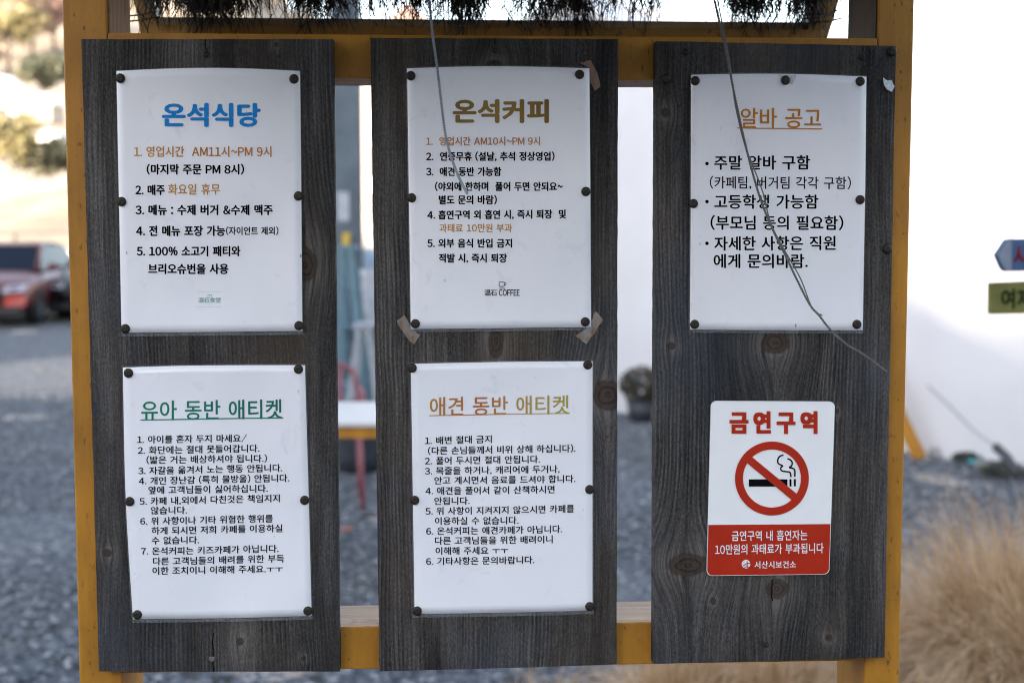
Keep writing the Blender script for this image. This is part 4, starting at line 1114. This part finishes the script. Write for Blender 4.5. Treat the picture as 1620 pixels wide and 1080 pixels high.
# ------------------------------------------------------------------ cars
def car(label, loc, rz, paint, bumper_paint):
    t_ = thing('parked_car', label, 'car', loc, rz)
    # loft of the body along its length (front faces -y); sections: y, half width, z bottom, z shoulder, z top, top half width
    GL = plain('car_glass', (.010, .016, .028), .2, .05, 3, spec=.04)
    BLK = plain('black_trim', (.012, .012, .014), .4)
    secs = [(-2.15, .70, .28, .55, .62, .60), (-2.05, .84, .22, .62, .74, .74), (-1.6, .89, .20, .72, .88, .78), (-.95, .90, .20, .80, .97, .76), (.2, .90, .20, .84, .98, .78), (1.5, .90, .20, .86, .98, .76), (2.05, .84, .24, .84, .96, .72), (2.18, .74, .34, .7, .86, .62)]
    vs = []; fs = []; K = 12
    for (y, w, zb, zs, zt, tw) in secs:
        prof = [(-w * .9, zb), (-w, zb + .12), (-w, zs - .08), (-w * .97, zs), (-tw, zt - .02), (-tw * .5, zt), (tw * .5, zt), (tw, zt - .02), (w * .97, zs), (w, zs - .08), (w, zb + .12), (w * .9, zb)]
        vs += [(x, y, z) for x, z in prof]
    for i_ in range(len(secs) - 1):
        for k in range(K): fs.append((i_ * K + k, i_ * K + (k + 1) % K, (i_ + 1) * K + (k + 1) % K, (i_ + 1) * K + k))
    fs += [tuple(range(K))[::-1], tuple(range((len(secs) - 1) * K, len(secs) * K))]
    b = obj('body', mesh(vs, fs, True), paint, t_); sm = b.modifiers.new('sub', 'SUBSURF'); sm.levels = sm.render_levels = 1
    m = MB()
    cab = [(-.95, .72, .97), (-.25, .60, 1.40), (.5, .60, 1.44), (1.2, .58, 1.38), (1.85, .66, .97)]
    v2 = []
    for (y, w, z) in cab: v2 += [(-w, y, z), (w, y, z)]
    v2 = v2 + [(-.74, -.9, .95), (.74, -.9, .95), (-.74, 1.8, .95), (.74, 1.8, .95)]
    gv = [(-.73, -.95, .95), (.73, -.95, .95), (.60, -.22, 1.385), (-.60, -.22, 1.385)]
    rv = [(-.60, -.25, 1.40), (.60, -.25, 1.40), (.62, .5, 1.45), (.58, 1.2, 1.40), (-.58, 1.2, 1.40), (-.62, .5, 1.45)]
    m.add([(-.61, -.25, 1.38), (.61, -.25, 1.38), (.62, .5, 1.43), (-.62, .5, 1.43), (.59, 1.25, 1.38), (-.59, 1.25, 1.38), (-.6, -.25, 1.41), (.6, -.25, 1.41), (.6, .5, 1.46), (-.6, .5, 1.46), (.57, 1.25, 1.41), (-.57, 1.25, 1.41)],
          [(0, 3, 2, 1), (3, 5, 4, 2), (6, 7, 8, 9), (9, 8, 10, 11), (0, 1, 7, 6), (4, 5, 11, 10), (1, 2, 8, 7), (2, 4, 10, 8), (3, 0, 6, 9), (5, 3, 9, 11)])
    m.build('car_roof', paint, t_, smooth=False, bevel=.02)
    m = MB(); m.add([(-.72, -.94, .95), (.72, -.94, .95), (.60, -.25, 1.38), (-.60, -.25, 1.38), (-.66, -.9, .94), (.66, -.9, .94)], [(0, 1, 2, 3)]); m.build('windshield', GL, t_)
    for s_ in (-1, 1):
        m = MB(); m.add([(s_ * .78, -.9, .95), (s_ * .61, -.25, 1.38), (s_ * .62, .5, 1.43), (s_ * .59, 1.25, 1.38), (s_ * .76, 1.8, .95)], [(0, 1, 2, 3, 4)]); m.build('side_window', GL, t_)
        m = MB(); m.bar((s_ * .72, -.95, .95), (s_ * .605, -.24, 1.39), .05, .04); m.build('pillar', paint, t_)
        m = MB(); m.lathe([(.001, -.05), (.05, -.045), (.09, 0), (.05, .05), (.001, .06)], n=12, axis='y', c=(s_ * .93, -.72, 1.0)); m.build('wing_mirror', paint, t_, smooth=True)
    m = MB(); m.add([(-.60, 1.25, 1.38), (.60, 1.25, 1.38), (.72, 1.85, .95), (-.72, 1.85, .95)], [(0, 1, 2, 3)]); m.build('rear_window', GL, t_)
    m = MB(); m.box((-.52, -2.20, .44), (.52, -2.10, .66)); m.build('grille', BLK, t_, bevel=.03)
    m = MB(); m.lathe([(.001, -.01), (.05, -.01), (.055, 0), (.04, .01)], n=16, axis='y', c=(0, -2.205, .60)); m.build('badge', plain('chrome', (.6, .6, .62), .2, .1, 5, metal=1.0), t_, smooth=True)
    m = MB(); m.box((-.80, -2.19, .18), (.80, -2.06, .34)); m.build('lower_grille', BLK, t_, bevel=.03)
    m = MB(); m.box((-.27, -2.235, .36), (.27, -2.212, .47)); m.build('number_plate', plain('white_plate', (.80, .80, .80), .5), t_, bevel=.004)
    for s_ in (-1, 1):
        m = MB(); m.add([(s_ * .50, -2.185, .60), (s_ * .80, -2.06, .62), (s_ * .86, -1.86, .74), (s_ * .56, -2.10, .72), (s_ * .50, -2.1, .58), (s_ * .78, -1.98, .60), (s_ * .84, -1.8, .72), (s_ * .55, -2.0, .70)],
              [(0, 1, 2, 3), (4, 7, 6, 5), (0, 4, 5, 1), (1, 5, 6, 2), (2, 6, 7, 3), (3, 7, 4, 0)]); m.build('headlight', plain('headlamp_glass', (.40, .40, .45), .1, .1, 6), t_)
        m = MB(); m.add([(s_ * .55, -2.21, .36), (s_ * .84, -2.08, .36), (s_ * .86, -2.04, .56), (s_ * .56, -2.19, .56)], [(0, 1, 2, 3) if s_ > 0 else (3, 2, 1, 0)]); m.build('bumper_corner', bumper_paint, t_)
        for yy in (-1.35, 1.35):
            m = MB(); m.lathe([(.20, -.1), (.31, -.1), (.325, -.07), (.325, .07), (.31, .1), (.20, .1)], n=26, axis='x', c=(s_ * .80, yy, .325)); wh = m.build('wheel', plain('tyre', (.015, .015, .016), .85), t_, smooth=True)
            m = MB(); m.lathe([(.001, s_ * .085), (.06, s_ * .09), (.19, s_ * .08), (.205, s_ * .1), (.205, -s_ * .02)], n=20, axis='x', c=(s_ * .80, yy, .325)); m.build('rim', plain('alloy', (.4, .4, .42), .3, .1, 5, metal=.9), wh, smooth=True)
    t_.scale = (1, 1, .9)
    return t_
RP = NB('red_car_paint').set(col=(.10, .010, .010), rough=.35, coat=.15)
RP2 = NB('orange_red_car_paint').set(col=(.42, .045, .022), rough=.3, coat=.5)
BP = NB('black_car_paint').set(col=(.006, .007, .009), rough=.35, coat=.2)
g = at(-62, 500, 22.2); car('red car with white number plate parked at the left edge, facing the board', (g.x, 24.4, 0), R(3), RP, RP2)
g = at(162, 500, 23.6); car('black car parked beside the red car, partly behind the left yellow post', (g.x, 25.8, 0), R(-4), BP, BP)

# guard rail behind the cars
gr = thing('guard_rail', 'thin dark rail on posts running behind the parked cars', 'railing', (-12, 31, 0))
m = MB(); m.bar((-22, 0, 1.43), (16, 0, 1.43), .06); m.build('top_rail', plain('dark_rail_paint', (.06, .055, .05), .6), gr)
for k in range(14):
    m = MB(); m.bar((-22 + k * 2.9, 0, 0), (-22 + k * 2.9, 0, 1.399), .05); m.build('post', plain('dark_post_paint', (.07, .065, .06), .6), gr)
# low pale retaining wall and bright embankment
tag(obj('retaining_wall', (lambda q: (q.box((-40, 0, -.1), (-2.2, .5, 1.0)), q.mesh())[1])(MB()), plain('pale_blockwork', (.74, .68, .63), .85, .12, 1.5), loc=(0, 33.5, 0)), 'low pale sunlit wall behind the parked cars and rail', 'wall')

TB = []  # unseen leaf crowns added above the roofline to soften its shadow edge
for k in range(26):
    cx_ = -19 + k * .75 + random.uniform(-.4, .4); top_ = np.interp(cx_, [-20, -16, -12, -6, 2], [11.6, 11.6, 9.9, 9.7, 10.0])
    V, F = leafball(260, 1.3, 1.0, 1.1, .05, .13, .5, clump=7); V += np.array([cx_, -30, top_ + random.uniform(-.2, .9)]); TB.append((V, F))
o_n = 0; VV = []; FF = []
for V, F in TB: VV.append(V); FF.append(F + o_n); o_n += len(V)
tag(obj('shade_crowns', npmesh(np.concatenate(VV), np.concatenate(FF)), leaf_mat('grey_green_leaves', (.05, .06, .03), (.12, .12, .06), 2)), kind='structure')

# ------------------------------------------------------------------ hillside houses, trees, bushes
def hz(x, y): return float(hill_h(np.array([x]), np.array([y]))[0])
def tree(name, label, cat, px, Yd, base_z, h, r_, mat, n, lo, hi, trunk=True, group=None, clump=14):
    g = at(px, 300, Yd); t_ = thing(name, label, cat, (g.x, Yd, base_z), random.uniform(0, 3), group)
    V, F = leafball(n, r_, r_, h * .42, lo, hi, .6, clump=clump); V[:, 2] += h * .58; obj('crown', npmesh(V, F), mat, t_)
    if trunk:
        m = MB(); m.tube([(0, 0, -.3), (.03 * h, 0, h * .3), (-.02 * h, .02, h * .75)], [.03 * h, .02 * h, .006 * h], 7)
        for k in range(4):
            a_ = k * 1.7; m.tube([(0, 0, h * (.25 + .1 * k)), (math.cos(a_) * r_ * .35, math.sin(a_) * r_ * .35, h * (.45 + .1 * k)), (math.cos(a_) * r_ * .6, math.sin(a_) * r_ * .6, h * (.6 + .09 * k))], [.014 * h, .009 * h, .003 * h], 5)
        m.build('trunk', BARK, t_, smooth=True)
    return t_
BARK = plain('tree_bark', (.10, .075, .06), .9, .3, 8)
OLV = leaf_mat('olive_leaves', (.17, .15, .06), (.38, .32, .16), .8)
DRK = leaf_mat('dark_pine_needles', (.05, .058, .034), (.15, .14, .085), .8)
TANL = leaf_mat('tan_winter_twigs', (.20, .15, .09), (.36, .26, .18), .5)
ROS = leaf_mat('reddish_winter_twigs', (.20, .11, .09), (.34, .22, .18), .5)
def zpx(py, Yd): return at(800, py, Yd).z
# close bushes just behind the rail
tree('bush', 'yellow olive bush on the sunlit slope above the red car', 'bush', 12, 46, zpx(285, 46) , 2.5, 1.3, OLV, 2600, .05, .13, False)
tree('bush', 'dark green bush beside the olive bush on the sunlit slope', 'bush', 60, 47, zpx(291, 47), 1.6, 1.15, DRK, 2600, .05, .12, False)
tree('bush', 'small dark bush against the left yellow post on the slope', 'bush', 92, 48, zpx(286, 48), 1.4, .7, DRK, 1500, .05, .12, False)
tree('pine_tree', 'dark pine on the hillside right of the white dome', 'tree', 72, 70, zpx(150, 70), 2.1, 1.3, DRK, 2600, .07, .17)
tree('pine_tree', 'smaller dark pine next to the left post high on the hillside', 'tree', 100, 74, zpx(142, 74), 1.7, .9, DRK, 1600, .07, .17)
k = 0
for (px, Yd, hh, mt) in ((-30, 95, 5, TANL), (18, 100, 5.5, OLV), (55, 104, 5, TANL), (92, 108, 5.5, ROS), (5, 125, 6, TANL), (40, 130, 6, ROS), (80, 128, 6, TANL), (110, 135, 6, TANL), (20, 150, 7, ROS), (62, 155, 7, ROS), (98, 158, 7, TANL),
                        (-10, 175, 7, TANL), (35, 180, 8, TANL), (75, 182, 8, ROS), (215, 130, 7, TANL), (250, 135, 8, OLV), (300, 150, 8, ROS), (345, 140, 8, TANL), (390, 150, 8, TANL), (430, 150, 9, OLV), (470, 155, 9, TANL), (515, 150, 8, ROS)):
    g = at(px, 300, Yd); z = hz(g.x, Yd)
    kd = 'olive green' if mt is OLV else 'reddish' if mt is ROS else 'pale tan'
    side = ' beyond the twigs' if px > 150 else ' left of the yellow post'
    tree('winter_tree', kd + ' winter tree, out of focus, on far hillside' + side, 'tree', px, Yd, z, hh, hh * .5, mt, 900, .12, .35, True, kd + ' winter trees' + side, 10)
# white round hut and small house on the slope
g = at(2, 200, 62); t_ = thing('white_dome', 'large white rounded dome on the hillside at the left edge', 'dome', (g.x, 62, zpx(200, 62) - .3))
r_ = abs(at(47, 160, 62).x - at(2, 160, 62).x)
WSUN = plain('white_vinyl', (.8, .79, .77), .5, .03, 2)
m = MB(); m.lathe([(r_, 0), (r_, r_ * .9), (r_ * .93, r_ * 1.35), (r_ * .75, r_ * 1.72), (r_ * .45, r_ * 1.95), (.001, r_ * 2.03)], n=32); m.build('shell', WSUN, t_, smooth=True)
m = MB(); m.box((-.35, -r_ - .03, .1), (.35, -r_ + .05, 1.6)); m.build('door', plain('pale_door', (.6, .6, .6), .6), t_)
g = at(66, 156, 61); t_ = thing('low_shed', 'low pale roofed shed beside the white dome on the hillside', 'shed', (g.x, 61, zpx(178, 61)))
m = MB(); m.box((-.55, -.4, -.4), (.5, 1.5, zpx(166, 61) - zpx(178, 61))); m.build('wall', plain('shed_wall', (.42, .36, .30), .8), t_)
zz = zpx(166, 61) - zpx(178, 61)
m = MB(); m.prism([(-.65, zz), (.62, zz), (.6, zz + .38), (-.62, zz + .42)], -.5, 1.6); m.build('roof', WSUN, t_)
g = at(78, 215, 55); t_ = thing('white_greenhouse', 'small white greenhouse behind the dark bush on the slope', 'greenhouse', (g.x, 55, zpx(236, 55)))
m = MB(); m.prism([(-.45, -.4), (.45, -.4), (.45, .35), (.3, .62), (0, .74), (-.3, .62), (-.45, .35)], 0, 2); m.build('cover', WSUN, t_)
m = MB(); m.box((-.15, -.02, -.3), (.15, -.003, .3)); m.build('door', plain('greenhouse_door', (.5, .5, .5), .6), t_)
# grey building edge seen high behind the twigs
g = at(150, 200, 40)


# ------------------------------------------------------------------ lay out all lettering
make_glyphs(''.join(j[0] for j in JOBS))
for j in JOBS: j[1]()
